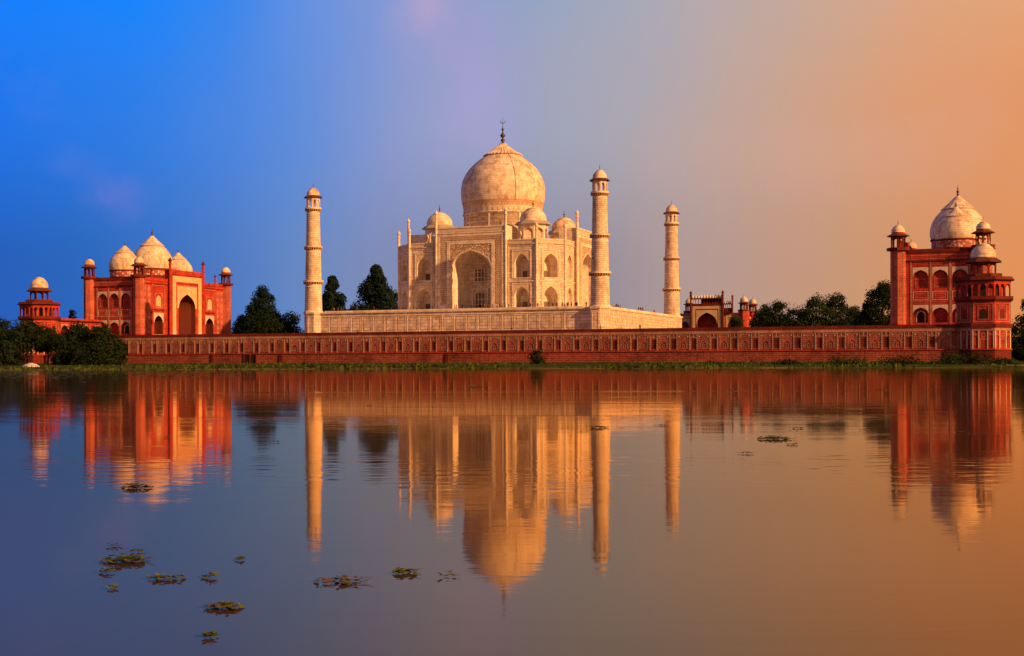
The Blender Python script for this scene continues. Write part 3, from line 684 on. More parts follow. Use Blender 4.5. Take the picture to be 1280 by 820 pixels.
# ------------------------------------------------------------------ red sandstone halls
def build_hall(name, label, cat, loc, rz):
    """long red hall; local front faces -y, long axis x; heights are absolute"""
    t = thing(name, label, cat, loc, rz)
    HX, HY, Z0, ZT = 28.0, 10.68, 10.0, 31.7
    # end and front walls
    body = MB()
    eb = MB()                                       # end bay, two storeys, used on both ends
    s0, s1 = -2.475, 2.475
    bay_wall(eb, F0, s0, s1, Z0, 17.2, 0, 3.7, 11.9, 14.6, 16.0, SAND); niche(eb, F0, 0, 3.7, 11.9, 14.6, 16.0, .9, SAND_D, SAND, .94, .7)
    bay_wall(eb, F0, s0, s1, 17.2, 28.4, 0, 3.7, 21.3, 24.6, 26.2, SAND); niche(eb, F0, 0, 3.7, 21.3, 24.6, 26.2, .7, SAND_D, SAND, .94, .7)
    spandrel(eb, F0, -2.0, 2.0, 16.7, 0, 3.7, 14.6, 16.0, WHITE_IN, .04); spandrel(eb, F0, -2.0, 2.0, 26.9, 0, 3.7, 24.6, 26.2, WHITE_IN, .04)
    fframe(eb, F0, -1.95, 1.95, 18.0, 20.4, .14, 0, .05, WHITE_IN); fframe(eb, F0, -1.3, 1.3, 18.6, 19.8, .12, 0, .04, PALE)
    fframe(eb, F0, s0+.18, s1-.18, 17.5, 27.6, .13, 0, .05, PALE); fframe(eb, F0, s0+.18, s1-.18, 11.0, 17.1, .13, 0, .05, PALE, False)
    fframe(eb, F0, -1.5, 1.5, 21.6, 23.8, .12, -.69, -.63, PALE)
    bay0 = eb.build('arched_bay', None, link=False)
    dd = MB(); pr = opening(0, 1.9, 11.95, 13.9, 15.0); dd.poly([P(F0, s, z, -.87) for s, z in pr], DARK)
    for (a1, b1), (a2, b2) in zip(pr, pr[1:]): dd.poly([P(F0, a1, b1, -.84), P(F0, a2, b2, -.84), P(F0, a2*1.3, b2+.2*(b2 > 13.9), -.84), P(F0, a1*1.3, b1+.2*(b1 > 13.9), -.84)], WHITE_IN)
    door0 = dd.build('doorway', None, link=False); firstd = True
    first = True
    for ex, r in ((-HX, -PI/2), (HX, PI/2)):
        for k in (-1, 0, 1):
            o = bay0 if first else bay0.copy(); COL.objects.link(o); o.parent = t; first = False
            o.location = (ex, k*4.95, 0); o.rotation_euler = (0, 0, r)
            if k != 0 or ex < 0:
                if (k+1) % 2 == 0:
                    c = door0 if firstd else door0.copy(); COL.objects.link(c); c.parent = o; firstd = False
        F = FR(ex, 0, math.cos(r), math.sin(r))
        for a, b in ((-HY, -7.425), (7.425, HY)): body.poly([P(F, a, Z0), P(F, b, Z0), P(F, b, 28.4), P(F, a, 28.4)], SAND)
        body.poly([P(F, -HY, 28.4), P(F, HY, 28.4), P(F, HY, ZT), P(F, -HY, ZT)], SAND)
        fbox(body, F, -HY+1.9, HY-1.9, 28.5, 28.9, 0, .25, SAND_D); fframe(body, F, -7.4, 7.4, 29.1, 30.2, .13, 0, .05, PALE)
        fbox(body, F, -HY+1.9, HY-1.9, 30.9, ZT+.2, -.3, .2, SAND_D)
        for s in (-7.425, -2.475, 2.475, 7.425): fbox(body, F, s-.16, s+.16, 10.9, 28.45, 0, .09, PALE)
        fbox(body, F, -8.2, 8.2, Z0, 10.9, 0, .3, SAND_D)
    # front: plain strips and the two side bays
    F = FR(0, -HY, 1, 0)
    for sg in (-1, 1):
        a, b = sorted((sg*26.5, sg*20.6)); body.poly([P(F, a, Z0), P(F, b, Z0), P(F, b, ZT), P(F, a, ZT)], SAND_IN)
        for i in range(8):
            for j in range(2): q = a+.3+j*2.75; fframe(body, F, q, q+2.5, 11.9+i*2.16, 13.8+i*2.16, .15, 0, .05, PALE); fframe(body, F, q+.7, q+1.8, 12.4+i*2.16, 13.3+i*2.16, .13, 0, .05, WHITE_IN)
        a, b = sorted((sg*20.6, sg*12.4)); sc = (a+b)/2
        bay_wall(body, F, a, b, Z0, 20.4, sc, 5.2, 11.6, 16.0, 18.6, SAND)
        body.poly([P(F, a, 20.4), P(F, b, 20.4), P(F, b, ZT), P(F, a, ZT)], SAND)
        fframe(body, F, a+.3, b-.3, 11.6, 29.4, .22, 0, .08, PALE); fbox(body, F, a, b, 20.3, 20.7, 0, .12, SAND_D)
        a, b = sorted((sg*12.4, sg*10.4)); body.poly([P(F, a, Z0), P(F, b, Z0), P(F, b, ZT), P(F, a, ZT)], SAND)
        fbox(body, F, min(sg*10.5, sg*26.5), max(sg*10.5, sg*26.5), 30.8, ZT+.2, -.3, .22, SAND)
        fbox(body, F, min(sg*10.5, sg*26.5), max(sg*10.5, sg*26.5), 29.6, 29.9, 0, .2, SAND_D)
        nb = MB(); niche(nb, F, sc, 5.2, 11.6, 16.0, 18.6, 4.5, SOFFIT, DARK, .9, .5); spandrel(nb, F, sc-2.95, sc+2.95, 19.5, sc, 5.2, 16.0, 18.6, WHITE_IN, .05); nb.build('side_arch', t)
        wb = MB(); fframe(wb, F, sc-2.3, sc+2.3, 21.2, 26.6, .3, 0, .14, PALE); wb.poly([P(F, sc-1.9, 21.5, .03), P(F, sc+1.9, 21.5, .03), P(F, sc+1.9, 26.2, .03), P(F, sc-1.9, 26.2, .03)], SAND)
        pr = opening(sc, 2.9, 21.8, 24.2, 25.8); wb.poly([P(F, s, z, .06) for s, z in pr], PLASTER); pr = opening(sc, 1.5, 21.85, 23.2, 24.2); wb.poly([P(F, s, z, .09) for s, z in pr], WHITE_IN)
        wb.build('upper_window', t)
    # back
    body.poly([(-HX, HY, Z0), (HX, HY, Z0), (HX, HY, ZT), (-HX, HY, ZT)], SAND)
    body.poly([(-HX, -HY, ZT-.1), (HX, -HY, ZT-.1), (HX, HY, ZT-.1), (-HX, HY, ZT-.1)], SAND_D)
    Fb = FR(0, HY, -1, 0)
    for i in range(-4, 5): fframe(body, Fb, i*5.6-2.2, i*5.6+2.2, 12, 28.5, .25, 0, .08, PALE)
    body.build('wall', t)
    pv = MB(); pv.box(-HX-1, HX+1, -HY-4, -HY-.02, Z0-.3, Z0+1.3, SAND_D); pv.build('steps', t)
    # portal
    pb = MB(); F = FR(0, -HY-1.0, 1, 0); hw, zt = 10.6, 35.3; wo, zs, za = 10.8, 21.6, 26.8
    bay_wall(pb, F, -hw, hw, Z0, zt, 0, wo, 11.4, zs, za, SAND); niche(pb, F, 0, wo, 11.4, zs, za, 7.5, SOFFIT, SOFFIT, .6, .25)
    for s in (-hw, hw): pb.poly([P(F, s, Z0, 0), P(F, s, Z0, -2.4), P(F, s, zt, -2.4), P(F, s, zt, 0)], SAND)
    pb.poly([P(F, -hw, zt, 0), P(F, hw, zt, 0), P(F, hw, zt, -2.4), P(F, -hw, zt, -2.4)], SAND_D); pb.poly([P(F, -hw, 31.6, -2.4), P(F, hw, 31.6, -2.4), P(F, hw, zt, -2.4), P(F, -hw, zt, -2.4)], SAND)
    fbox(pb, F, -hw, hw, 33.6, zt+.1, -.3, .25, SAND)
    po = pb.build('portal', t)
    fb = MB(); fframe(fb, F, -9.3, 9.3, 13.2, 33.2, 2.1, 0, .16, PLASTER, False)
    for s in (-9.3, 7.2): fbox(fb, F, s, s+2.1, 11.9, 13.2, 0, .22, WHITE_IN)
    fb.build('marble_frame', po)
    fb = MB(); fframe(fb, F, -7.2, 7.2, 11.5, 31.1, .5, 0, .2, SAND, False); fframe(fb, F, -6.7, 6.7, 11.5, 30.0, .25, 0, .1, PALE, False); fb.build('inner_frame', po)
    fb = MB(); spandrel(fb, F, -6.3, 6.3, 29.6, 0, wo, zs, za, PLASTER, .07); fb.build('spandrel_panel', po)
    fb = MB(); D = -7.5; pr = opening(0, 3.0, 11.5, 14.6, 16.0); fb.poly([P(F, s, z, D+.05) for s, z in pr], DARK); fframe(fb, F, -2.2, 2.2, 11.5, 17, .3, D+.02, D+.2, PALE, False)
    for i in range(4): fframe(fb, F, -2.6, 2.6, 17.6+i*1.7, 18.9+i*1.7, .18, D+.02, D+.12, PALE)
    fb.build('doorway', po)
    for s in (-hw-.15, hw+.15): pinnacle(t, s, -HY-1.0, Z0, 40.0, .5, SAND, SAND_D)
    for s in (-20.6, 20.6): pinnacle(t, s, -HY, Z0, 35.6, .35, SAND, SAND_D)
    # corner turrets
    tb = MB(); tb.prism(ngon(8, 1.86, rot=PI/8), Z0, 31.6, SAND_IN); tb.prism(ngon(8, 2.15, rot=PI/8), Z0, 11.4, SAND_D)
    for k in range(8):
        F, hl = facet(k, 8, 1.86, rot=PI/8)
        for i in range(9): fframe(tb, F, -hl+.1, hl-.1, 11.8+i*2.16, 13.75+i*2.16, .13, 0, .05, PALE)
        for i in range(9): fframe(tb, F, -.32, .32, 12.2+i*2.16, 13.3+i*2.16, .13, 0, .04, PALE)
    turret = tb.build('corner_turret', t, link=False)
    first = True
    for x in (-HX, HX):
        for y in (-HY, HY):
            o = turret if first else turret.copy(); COL.objects.link(o); o.parent = t; o.location = (x, y, 0)
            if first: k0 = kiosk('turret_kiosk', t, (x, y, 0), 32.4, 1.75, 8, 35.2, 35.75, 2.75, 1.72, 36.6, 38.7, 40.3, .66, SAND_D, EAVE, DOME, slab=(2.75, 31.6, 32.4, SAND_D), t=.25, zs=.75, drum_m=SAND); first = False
            else: dup(k0, (x, y, 0), parent=t)
    # three domes behind the roof line
    DY = 3.7
    for x, sc, zb in ((0, 1., 36.6), (-16.9, .735, 35.1), (16.9, .735, 35.1)):
        g = lambda z: zb+(z-36.6)*(sc if x else 1)*(1.0 if not x else .98)
        b = MB(); b.lathe([(7.15*sc, 31.5), (7.15*sc, g(34.0) if not x else 32.6)], 40, SAND_D, cap=False)
        b.lathe([(7.16*sc, g(34.0) if not x else 32.6), (7.2*sc, zb-.55)], 40, LATTICE, cap=False)
        b.lathe([(7.2*sc, zb-.55), (7.5*sc, zb-.45), (7.5*sc, zb-.1), (7.3*sc, zb)], 40, SAND_D, cap=False)
        o = b.build('drum', t); o.location = (x, DY, 0)
        d = MB(); d.lathe([(7.3*sc, zb), (7.55*sc, g(37.6)), (7.62*sc, g(38.7)), (7.5*sc, g(39.9)), (7.15*sc, g(41.1)), (6.6*sc, g(42.3)), (5.85*sc, g(43.4)), (4.95*sc, g(44.4)), (4.2*sc, g(45.1))], 48, DOME, cap=False)
        o = d.build('dome', t); o.location = (x, DY, 0)
        c = MB(); n = 20; cp = [(4.3*sc, g(45.0)), (4.4*sc, g(45.3)), (3.7*sc, g(45.9)), (2.6*sc, g(46.9)), (1.5*sc, g(48.0)), (.8*sc, g(48.7)), (.5*sc, g(49.0))]
        vs = []; fs = []
        for j, (r, z) in enumerate(cp):
            for kx in range(2*n):
                q = r*(1.015 if kx % 2 else .99); a = PI*kx/n; vs.append((q*math.cos(a), q*math.sin(a), z))
        for j in range(len(cp)-1):
            for kx in range(2*n): fs.append((j*2*n+kx, j*2*n+(kx+1) % (2*n), (j+1)*2*n+(kx+1) % (2*n), (j+1)*2*n+kx))
        c.raw(vs, fs, DOME); c.lathe([(4.3*sc, g(44.85)), (4.55*sc, g(45.0)), (4.5*sc, g(45.3)), (4.3*sc, g(45.35))], 40, INLAY, cap=False); c.build('lotus_cap', o)
        f = MB(); finial(f, g(48.9), 52.3 if not x else 45.7, .5*sc); f.build('finial', o)
    return t
build_hall('red_assembly_hall', 'red sandstone hall with three white domes and a sunlit arched front facing the mausoleum', 'hall', (-135.8, 0, 0), PI/2)
build_hall('red_mosque', 'red sandstone mosque with its shaded end wall, behind the river corner tower', 'mosque', (135.8, 0, 0), -PI/2)

# ------------------------------------------------------------------ corner towers of the river wall
def build_tower(label, loc, rz):
    t = thing('corner_tower', label, 'tower', loc, rz, 'domed corner towers of the riverside wall')
    rot = 0.
    b = MB(); b.prism(ngon(8, 6.3, rot=rot), .3, 4.2, SAND_D); b.prism(ngon(8, 6.5, rot=rot), 4.2, 4.55, SAND); b.prism(ngon(8, 6.1, rot=rot), 4.55, 8.9, SAND)
    b.prism(ngon(8, 6.25, rot=rot), 8.9, 9.75, PALE)
    for k in range(8):
        F, hl = facet(k, 8, 6.1, rot=rot)
        for s in (-hl+.2, -1.0, 1.0, hl-.2): fbox(b, F, s-.12, s+.12, 4.55, 8.9, 0, .15, WHITE_IN)
        fframe(b, F, -.75, .75, 4.9, 6.9, .12, 0, .06, PALE); fframe(b, F, -.45, .45, 7.3, 8.3, .14, 0, .08, PALE)
        for s in (-1.8, 1.8): fframe(b, F, s-.45, s+.45, 4.9, 7.6, .1, 0, .06, SAND_D); fbox(b, F, s-.6, s+.6, 7.9, 8.1, 0, .1, PALE)
    b.build('tower_base', t)
    b = MB(); b.prism(ngon(8, 6.6, rot=rot), 9.75, 10.6, SAND_D); b.prism(ngon(8, 6.05, rot=rot), 10.6, 16.0, SAND)
    for k in range(8):
        F, hl = facet(k, 8, 6.05, rot=rot)
        fframe(b, F, -hl+.25, hl-.25, 11.0, 15.6, .16, 0, .08, PALE); fframe(b, F, -1.25, 1.25, 11.6, 15.1, .14, 0, .1, PALE)
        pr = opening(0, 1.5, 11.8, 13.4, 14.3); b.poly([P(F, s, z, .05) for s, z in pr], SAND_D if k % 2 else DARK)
    b.build('middle_storey', t)
    b = MB(); b.prism(ngon(8, 6.2, rot=rot), 16.0, 16.5, SAND_D, 1.09); b.prism(ngon(8, 6.76, rot=rot), 16.5, 17.3, SAND_D)
    b.prism(ngon(8, 4.7, rot=rot), 17.3, 21.0, SAND)
    for k in range(8):
        F, hl = facet(k, 8, 4.7, rot=rot)
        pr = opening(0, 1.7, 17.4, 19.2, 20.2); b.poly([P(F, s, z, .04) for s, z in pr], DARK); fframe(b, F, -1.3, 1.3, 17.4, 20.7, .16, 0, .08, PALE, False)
    for k in range(8):
        F, hl = facet(k, 8, 6.15, rot=rot); n = 3; w = 2*hl/n
        for i in range(n):
            G = FR(F[0]+F[2]*(-hl+w*(i+.5)), F[1]+F[3]*(-hl+w*(i+.5)), F[2], F[3])
            arch_screen(b, G, -w/2, w/2, 17.3, 20.9, w*.78, 19.3, 20.4, .28, SAND)
    b.build('gallery', t)
    b = MB(); b.prism(ngon(8, 6.3, rot=rot), 20.9, 21.3, SAND_D); b.prism(ngon(8, 7.0, rot=rot), 21.3, 21.55, EAVE); b.prism(ngon(8, 6.6, rot=rot), 21.55, 22.1, SAND_D)
    b.prism(ngon(8, 4.3, rot=rot), 22.1, 23.0, SAND_D)
    b.build('terrace_roof', t)
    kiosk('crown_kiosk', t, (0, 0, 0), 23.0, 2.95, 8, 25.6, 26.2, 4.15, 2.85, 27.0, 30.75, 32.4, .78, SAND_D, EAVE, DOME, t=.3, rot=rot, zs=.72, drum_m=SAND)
    return t
build_tower('red domed tower at the sunset end of the river wall, in front of the mosque', (146.8, -54.6, 0), 0)
build_tower('red domed tower rising over dark bushes at the far end of the river wall', (-146.5, -54.6, 0), 0)

def build_arcade(label, x, face):
    t = thing('arcade_wall', label, 'arcade', (x, -39, 0), face, 'single storey arcades behind the corner towers')
    b = MB()
    for i in range(4):
        s = -8.7+i*5.8; bay_wall(b, F0, s-2.9, s+2.9, TERR_Z, 16.0, s, 3.6, TERR_Z, 12.9, 14.6, SAND); niche(b, F0, s, 3.6, TERR_Z, 12.9, 14.6, 3, SOFFIT, SOFFIT, .9, .6)
        spandrel(b, F0, s-2.1, s+2.1, 15.0, s, 3.6, 12.9, 14.6, PALE, .04)
    b.box(-11.6, 11.6, 3.2, 5.5, TERR_Z, 16.0, SAND); b.build('arched_front', t)
    b = MB(); b.box(-11.8, 11.8, -.9, 5.5, 16.0, 16.3, EAVE); b.box(-11.6, 11.6, -.1, 5.5, 16.3, 16.9, SAND); b.build('roof', t)
build_arcade('low red arcade joining the far corner tower to the assembly hall', -141.5, PI/2)

# ------------------------------------------------------------------ distant gateway
def build_gate():
    t = thing('garden_gateway', 'distant red and white gateway with a row of tiny domes, beyond the rear minaret', 'gateway', (0, 328.4, 0))
    Z0 = 9.6; F = FR(0, 0, 1, 0)
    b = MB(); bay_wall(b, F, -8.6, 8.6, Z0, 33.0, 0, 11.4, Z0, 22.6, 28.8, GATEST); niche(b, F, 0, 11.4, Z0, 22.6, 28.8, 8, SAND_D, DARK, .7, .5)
    for s in (-8.6, 8.6): b.poly([P(F, s, Z0), P(F, s, Z0, -6), P(F, s, 33, -6), P(F, s, 33)], SAND)
    po = b.build('portal', t)
    b = MB(); fframe(b, F, -8.0, 8.0, Z0, 32.3, 1.5, 0, .2, PLASTER, False); fframe(b, F, -6.4, 6.4, Z0, 30.6, .3, 0, .12, SAND_D, False); b.build('marble_frame', po)
    b = MB(); spandrel(b, F, -6.0, 6.0, 30.2, 0, 11.4, 22.6, 28.8, PLASTER, .06); b.build('spandrel_panel', po)
    b = MB(); b.box(-8.8, 8.8, -.4, 6, 33.0, 33.8, SAND_D)
    for i in range(11):
        s = -8+i*1.6; fbox(b, FR(0, .4, 1, 0), s-.14, s+.14, 33.8, 36.4, -.3, 0, SAND)
    b.box(-3.6, 8.6, 2.6, 3.4, 33.8, 36.4, SAND_D); b.box(-9.0, 9.0, -.8, 4, 36.4, 36.9, EAVE); b.build('roof_gallery', t)
    d0 = None
    for i in range(11):
        if d0 is None:
            d = MB(); d.lathe([(.72, 36.9), (.78, 37.3), (.66, 37.9), (.3, 38.4), (.06, 38.8), (.03, 39.6)], 12, MARBLE_S); o = d0 = d.build('roof_dome', t)
        else: o = d0.copy(); COL.objects.link(o); o.parent = t
        o.location = (-8+i*1.6, .9, 0)
    wb = MB(); wb.box(-19, 19, 4, 34, Z0, 27.5, SAND)
    for sg in (-1, 1):
        a, b_ = sorted((sg*8.7, sg*17.5)); sc = (a+b_)/2; G = FR(0, 3.9, 1, 0)
        bay_wall(wb, G, a, b_, Z0, 28.6, sc, 4.6, Z0, 21.5, 24.2, GATEST); spandrel(wb, G, sc-2.8, sc+2.8, 25.6, sc, 4.6, 21.5, 24.2, WHITE_IN, .05); fframe(wb, G, sc-3.3, sc+3.3, Z0, 27, .8, 0, .1, WHITE_IN, False)
        pr = opening(sc, 4.6, Z0, 21.5, 24.2); wb.poly([P(G, s, z, -.08) for s, z in pr], SOFFIT)
    Fw = FR(19, 19, 0, 1)
    for s in (-9, 0, 9): fframe(wb, Fw, s-3, s+3, 12, 26.5, .5, 0, .1, PLASTER); wb.poly([P(Fw, q, z, .06) for q, z in opening(s, 4, 12.6, 20, 23)], PLASTER)
    wb.build('wing_wall', t)
    sg_ = MB(); sg_.box(8.9, 13.6, .6, 4.2, 28.6, 29.4, SAND_D)
    for i in range(5): sg_.box(9.1+i*1.05, 9.35+i*1.05, .8, 1.1, 29.4, 33.2, SAND)
    sg_.box(9, 13.6, .9, 1.3, 29.4, 31.2, SAND_D); sg_.box(8.8, 13.8, .3, 4.2, 33.2, 33.7, EAVE)
    for i in range(3): sg_.lathe([(.7, 33.7), (.75, 34.1), (.55, 34.7), (.05, 35.4)], 10, MARBLE_S, 9.9+i*1.4, 1.5)
    sg_.build('side_gallery', t)
    for x in (-8.9, 8.9): pinnacle(t, x, -.2, Z0, 41.4, .55, SAND_D, SAND_D)
    pinnacle(t, 14.1, .6, Z0, 38.8, .45, SAND_D, SAND_D)
    tb = MB(); tb.prism(ngon(8, 2.9, rot=PI/8), Z0, 29.4, SAND_IN); tw = tb.build('corner_turret', t, link=False); k0 = None
    for x, y in ((-11.9, 9), (19.5, 5.5), (19.5, 34)):
        o = tw if k0 is None else tw.copy(); COL.objects.link(o); o.parent = t; o.location = (x, y, 0)
        if k0 is None: k0 = kiosk('turret_kiosk', t, (x, y, 0), 30.2, 2.1, 8, 33.2, 34.0, 3.2, 2.0, 34.7, 37.6, 39.4, .66, SAND_D, EAVE, DOME, slab=(3.1, 29.4, 30.2, SAND_D), t=.3, zs=.75, drum_m=SAND)
        else: dup(k0, (x, y, 0), parent=t)
build_gate()

# ------------------------------------------------------------------ trees and shrubs
def ray_at(u, depth):
    k = (u-U0)/FX; return CX+depth*(st+k*ct), CY+depth*(ct-k*st)
def z_at(u, v, depth): return CH+(V0-ROLL*(u-U0)-v)*depth/FX
def tree(name, label, x, y, z0, h, w, kind, seed, leafm, n=2600, leaf=.55, group=None, trunk=.2, cat='tree'):
    """tapered trunk with limbs and a crown of leaf clumps spread through its volume"""
    rnd = random.Random(seed); t = thing(name, label, cat, (x, y, z0), 0, group)
    clumps = []
    nc = max(18, int(40+w*2.2)) if kind != 'shrub' else 16
    n = int(n*1.5)
    for i in range(nc):
        if kind == 'cone':
            q = rnd.random()**1.2; zc = h*(.05+.9*q); rad = w/2*(1-q)**.8*(.8+.4*rnd.random())+.3; a = rnd.uniform(0, 2*PI); rr_ = rad*rnd.random()**.45
            cs = (.2+.5*(1-q))*w*.27+.5
        elif kind == 'shrub':
            q = rnd.random(); zc = h*(.12+.7*q); a = rnd.uniform(0, 2*PI); rr_ = w/2*.85*rnd.random()**.6*(1-.45*q); cs = w*.17
        else:
            q = rnd.random()**(1.25 if kind == 'low' else 1); lo_ = {'low': .06, 'high': .42}.get(kind, .2); zc = h*(lo_+(.93-lo_)*q); env = math.sin(PI*min(1, max(.08, (.3+.7*q))))**.55; a = rnd.uniform(0, 2*PI); rr_ = w/2*env*.92*rnd.random()**.5; cs = w*(.09+.08*rnd.random())
        clumps.append((rr_*math.cos(a), rr_*math.sin(a), zc, cs))
    if kind == 'cone': clumps.append((0, 0, h*.96, .35))
    tb = MB(); tr = max(.12, h*.022)
    top = h*(.9 if kind == 'cone' else .62); bend = rnd.uniform(-.05, .05)*h
    p0 = (0, 0, 0); p1 = (bend*.4, 0, top*.5); p2 = (bend, bend*.3, top)
    if kind != 'shrub': tb.tube(p0, p1, tr*1.2, tr*.85, BARK, 7); tb.tube(p1, p2, tr*.85, tr*.25, BARK, 7)
    for cx_, cy_, cz, cs in clumps[::2]:
        f = max(.15, min(.95, cz/h-.16)); b = (bend*f, 0, top*f) if kind != 'shrub' else (0, 0, 0); tb.tube(b, (cx_*.9, cy_*.9, cz), tr*.32, tr*.08, BARK, 4)
    tb.build('trunk', t)
    lb = MB(); per = n//len(clumps)
    for cx_, cy_, cz, cs in clumps:
        for _ in range(per):
            d = Vector((rnd.gauss(0, 1), rnd.gauss(0, 1), rnd.gauss(0, .8))); d = d.normalized()*cs*(rnd.random()**.4)*1.15
            c = Vector((cx_, cy_, cz))+d
            if c.z < .05: c.z = .05+rnd.random()*.2
            nrm = (d+Vector((rnd.gauss(0, .6), rnd.gauss(0, .6), rnd.gauss(.3, .6)))*cs*.8).normalized()
            X = nrm.orthogonal().normalized(); Y = nrm.cross(X); an = rnd.uniform(0, 2*PI)
            X, Y = X*math.cos(an)+Y*math.sin(an), Y*math.cos(an)-X*math.sin(an)
            s = leaf*rnd.uniform(.6, 1.3)
            lb.poly([tuple(c-X*s*.5), tuple(c+Y*s*.32+nrm*s*.06), tuple(c+X*s*.55), tuple(c-Y*s*.32)], leafm)
    lb.build('crown' if kind != 'shrub' else 'foliage', t)
    return t
def tree_px(name, label, u, vtop, wpx, depth, zb, kind, seed, leafm, n=2600, leaf=.6, group=None, cat='tree', zoff=0):
    wpx *= 1.1
    x, y = ray_at(u, depth); ztop = z_at(u, vtop, depth); tree(name, label, x, y, zb, ztop-zb, wpx*depth/FX, kind, seed, leafm, n, leaf, group, cat=cat)
GR = 'trees in the garden behind the river wall'
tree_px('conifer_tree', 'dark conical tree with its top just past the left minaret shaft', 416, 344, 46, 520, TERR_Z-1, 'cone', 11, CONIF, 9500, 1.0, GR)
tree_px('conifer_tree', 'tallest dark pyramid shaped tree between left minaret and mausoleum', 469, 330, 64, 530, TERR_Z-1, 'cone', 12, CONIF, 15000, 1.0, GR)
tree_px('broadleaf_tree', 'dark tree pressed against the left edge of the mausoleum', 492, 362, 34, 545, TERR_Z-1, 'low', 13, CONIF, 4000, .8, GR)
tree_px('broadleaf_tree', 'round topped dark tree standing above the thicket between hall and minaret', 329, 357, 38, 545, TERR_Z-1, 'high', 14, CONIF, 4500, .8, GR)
tree_px('broadleaf_tree', 'low dark tree beside the sunlit corner of the assembly hall', 303, 393, 28, 548, TERR_Z-1, 'low', 15, LEAF, 2600, .8, GR)
tree_px('broadleaf_tree', 'broad low dark tree beneath the round topped tree', 334, 395, 62, 535, TERR_Z-1, 'low', 16, LEAF, 3600, .8, GR)
tree_px('broadleaf_tree', 'low dark tree just left of the left minaret base', 362, 392, 40, 540, TERR_Z-1, 'low', 17, LEAF, 2800, .8, GR)
tree_px('broadleaf_tree', 'dark flat topped hedge tree right behind the hall corner turret', 316, 392, 44, 542, TERR_Z-1, 'low', 19, CONIF, 4200, .8, GR)
tree_px('broadleaf_tree', 'dark flat topped hedge tree midway between hall and left minaret', 346, 392, 44, 542, TERR_Z-1, 'low', 20, CONIF, 4200, .8, GR)
tree_px('broadleaf_tree', 'dark low growth between the two conical trees', 440, 383, 30, 550, TERR_Z-1, 'low', 18, LEAF, 2000, .8, GR)
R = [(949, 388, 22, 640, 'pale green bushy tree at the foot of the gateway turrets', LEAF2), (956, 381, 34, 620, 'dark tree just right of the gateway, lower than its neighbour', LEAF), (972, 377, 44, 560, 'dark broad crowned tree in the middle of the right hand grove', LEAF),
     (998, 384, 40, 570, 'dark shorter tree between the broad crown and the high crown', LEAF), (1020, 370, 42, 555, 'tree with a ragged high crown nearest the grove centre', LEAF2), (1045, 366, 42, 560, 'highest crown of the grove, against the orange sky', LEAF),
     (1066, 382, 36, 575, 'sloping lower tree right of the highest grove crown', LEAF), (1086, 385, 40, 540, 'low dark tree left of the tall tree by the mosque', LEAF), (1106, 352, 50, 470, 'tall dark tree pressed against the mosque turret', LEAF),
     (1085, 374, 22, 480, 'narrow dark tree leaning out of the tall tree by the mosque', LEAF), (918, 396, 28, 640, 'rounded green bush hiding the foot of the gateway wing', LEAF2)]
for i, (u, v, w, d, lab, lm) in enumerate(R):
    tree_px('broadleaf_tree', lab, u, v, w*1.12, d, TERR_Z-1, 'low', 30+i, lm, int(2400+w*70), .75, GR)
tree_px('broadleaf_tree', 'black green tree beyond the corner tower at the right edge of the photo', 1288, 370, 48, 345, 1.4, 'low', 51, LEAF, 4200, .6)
tree_px('broadleaf_tree', 'low dark tree under the right edge tree, touching the bank', 1292, 412, 52, 342, 1.2, 'low', 52, LEAF, 3000, .6)
tree_px('broadleaf_tree', 'small tree top peeping over the low red arcade', 91, 385, 16, 505, TERR_Z, 'round', 53, LEAF, 900, .6)
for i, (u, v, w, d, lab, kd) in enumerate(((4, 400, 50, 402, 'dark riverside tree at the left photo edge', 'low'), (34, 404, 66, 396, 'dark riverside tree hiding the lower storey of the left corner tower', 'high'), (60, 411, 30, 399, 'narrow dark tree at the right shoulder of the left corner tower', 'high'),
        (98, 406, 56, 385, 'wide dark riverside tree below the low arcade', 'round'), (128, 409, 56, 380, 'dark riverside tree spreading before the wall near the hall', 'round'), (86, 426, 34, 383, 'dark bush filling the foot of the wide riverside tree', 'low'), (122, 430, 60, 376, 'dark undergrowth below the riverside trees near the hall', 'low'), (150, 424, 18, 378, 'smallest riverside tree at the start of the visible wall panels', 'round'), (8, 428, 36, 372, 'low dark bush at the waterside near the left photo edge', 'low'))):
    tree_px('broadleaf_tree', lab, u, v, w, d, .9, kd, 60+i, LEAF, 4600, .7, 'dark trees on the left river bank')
tree_px('shrub', 'small dark shrub growing at the foot of the river wall, alone', 670, 436, 25, 345, 1.1, 'shrub', 71, LEAF, 900, .4, cat='shrub')
for i, (u, v, w, d, lab) in enumerate(((1128, 449, 60, 312, 'long low shrub on the bank left of the corner tower'), (1185, 446, 56, 308, 'taller green shrub on the bank before the corner tower'), (1222, 445, 50, 306, 'dark shrub at the foot of the corner tower'), (1060, 452, 60, 318, 'flat green shrub at the water edge below the grove'), (985, 453, 36, 320, 'tiny flat shrub on the bank below the gateway side of the grove'), (1256, 451, 36, 305, 'low shrub at the outer end of the river wall'))):
    tree_px('shrub', lab, u, v, w, d, .35, 'shrub', 80+i, LEAF2 if i % 2 else LEAF, 900, .42, 'shrubs along the right river bank', cat='shrub')
for i, (u, v, w, lab) in enumerate(((388, 457, 14, 'small weed tuft on the bank below the left minaret'), (430, 455, 12, 'dark weed clump by the water gate in the wall'), (545, 457, 10, 'weed tuft on the bank below the mausoleum edge'), (205, 457.5, 12, 'weed tuft on the bank below the assembly hall'))):
    tree_px('shrub', lab, u, v, w, 325, .3, 'shrub', 90+i, LEAF, 160, .4, 'weed tufts on the river bank', cat='shrub')

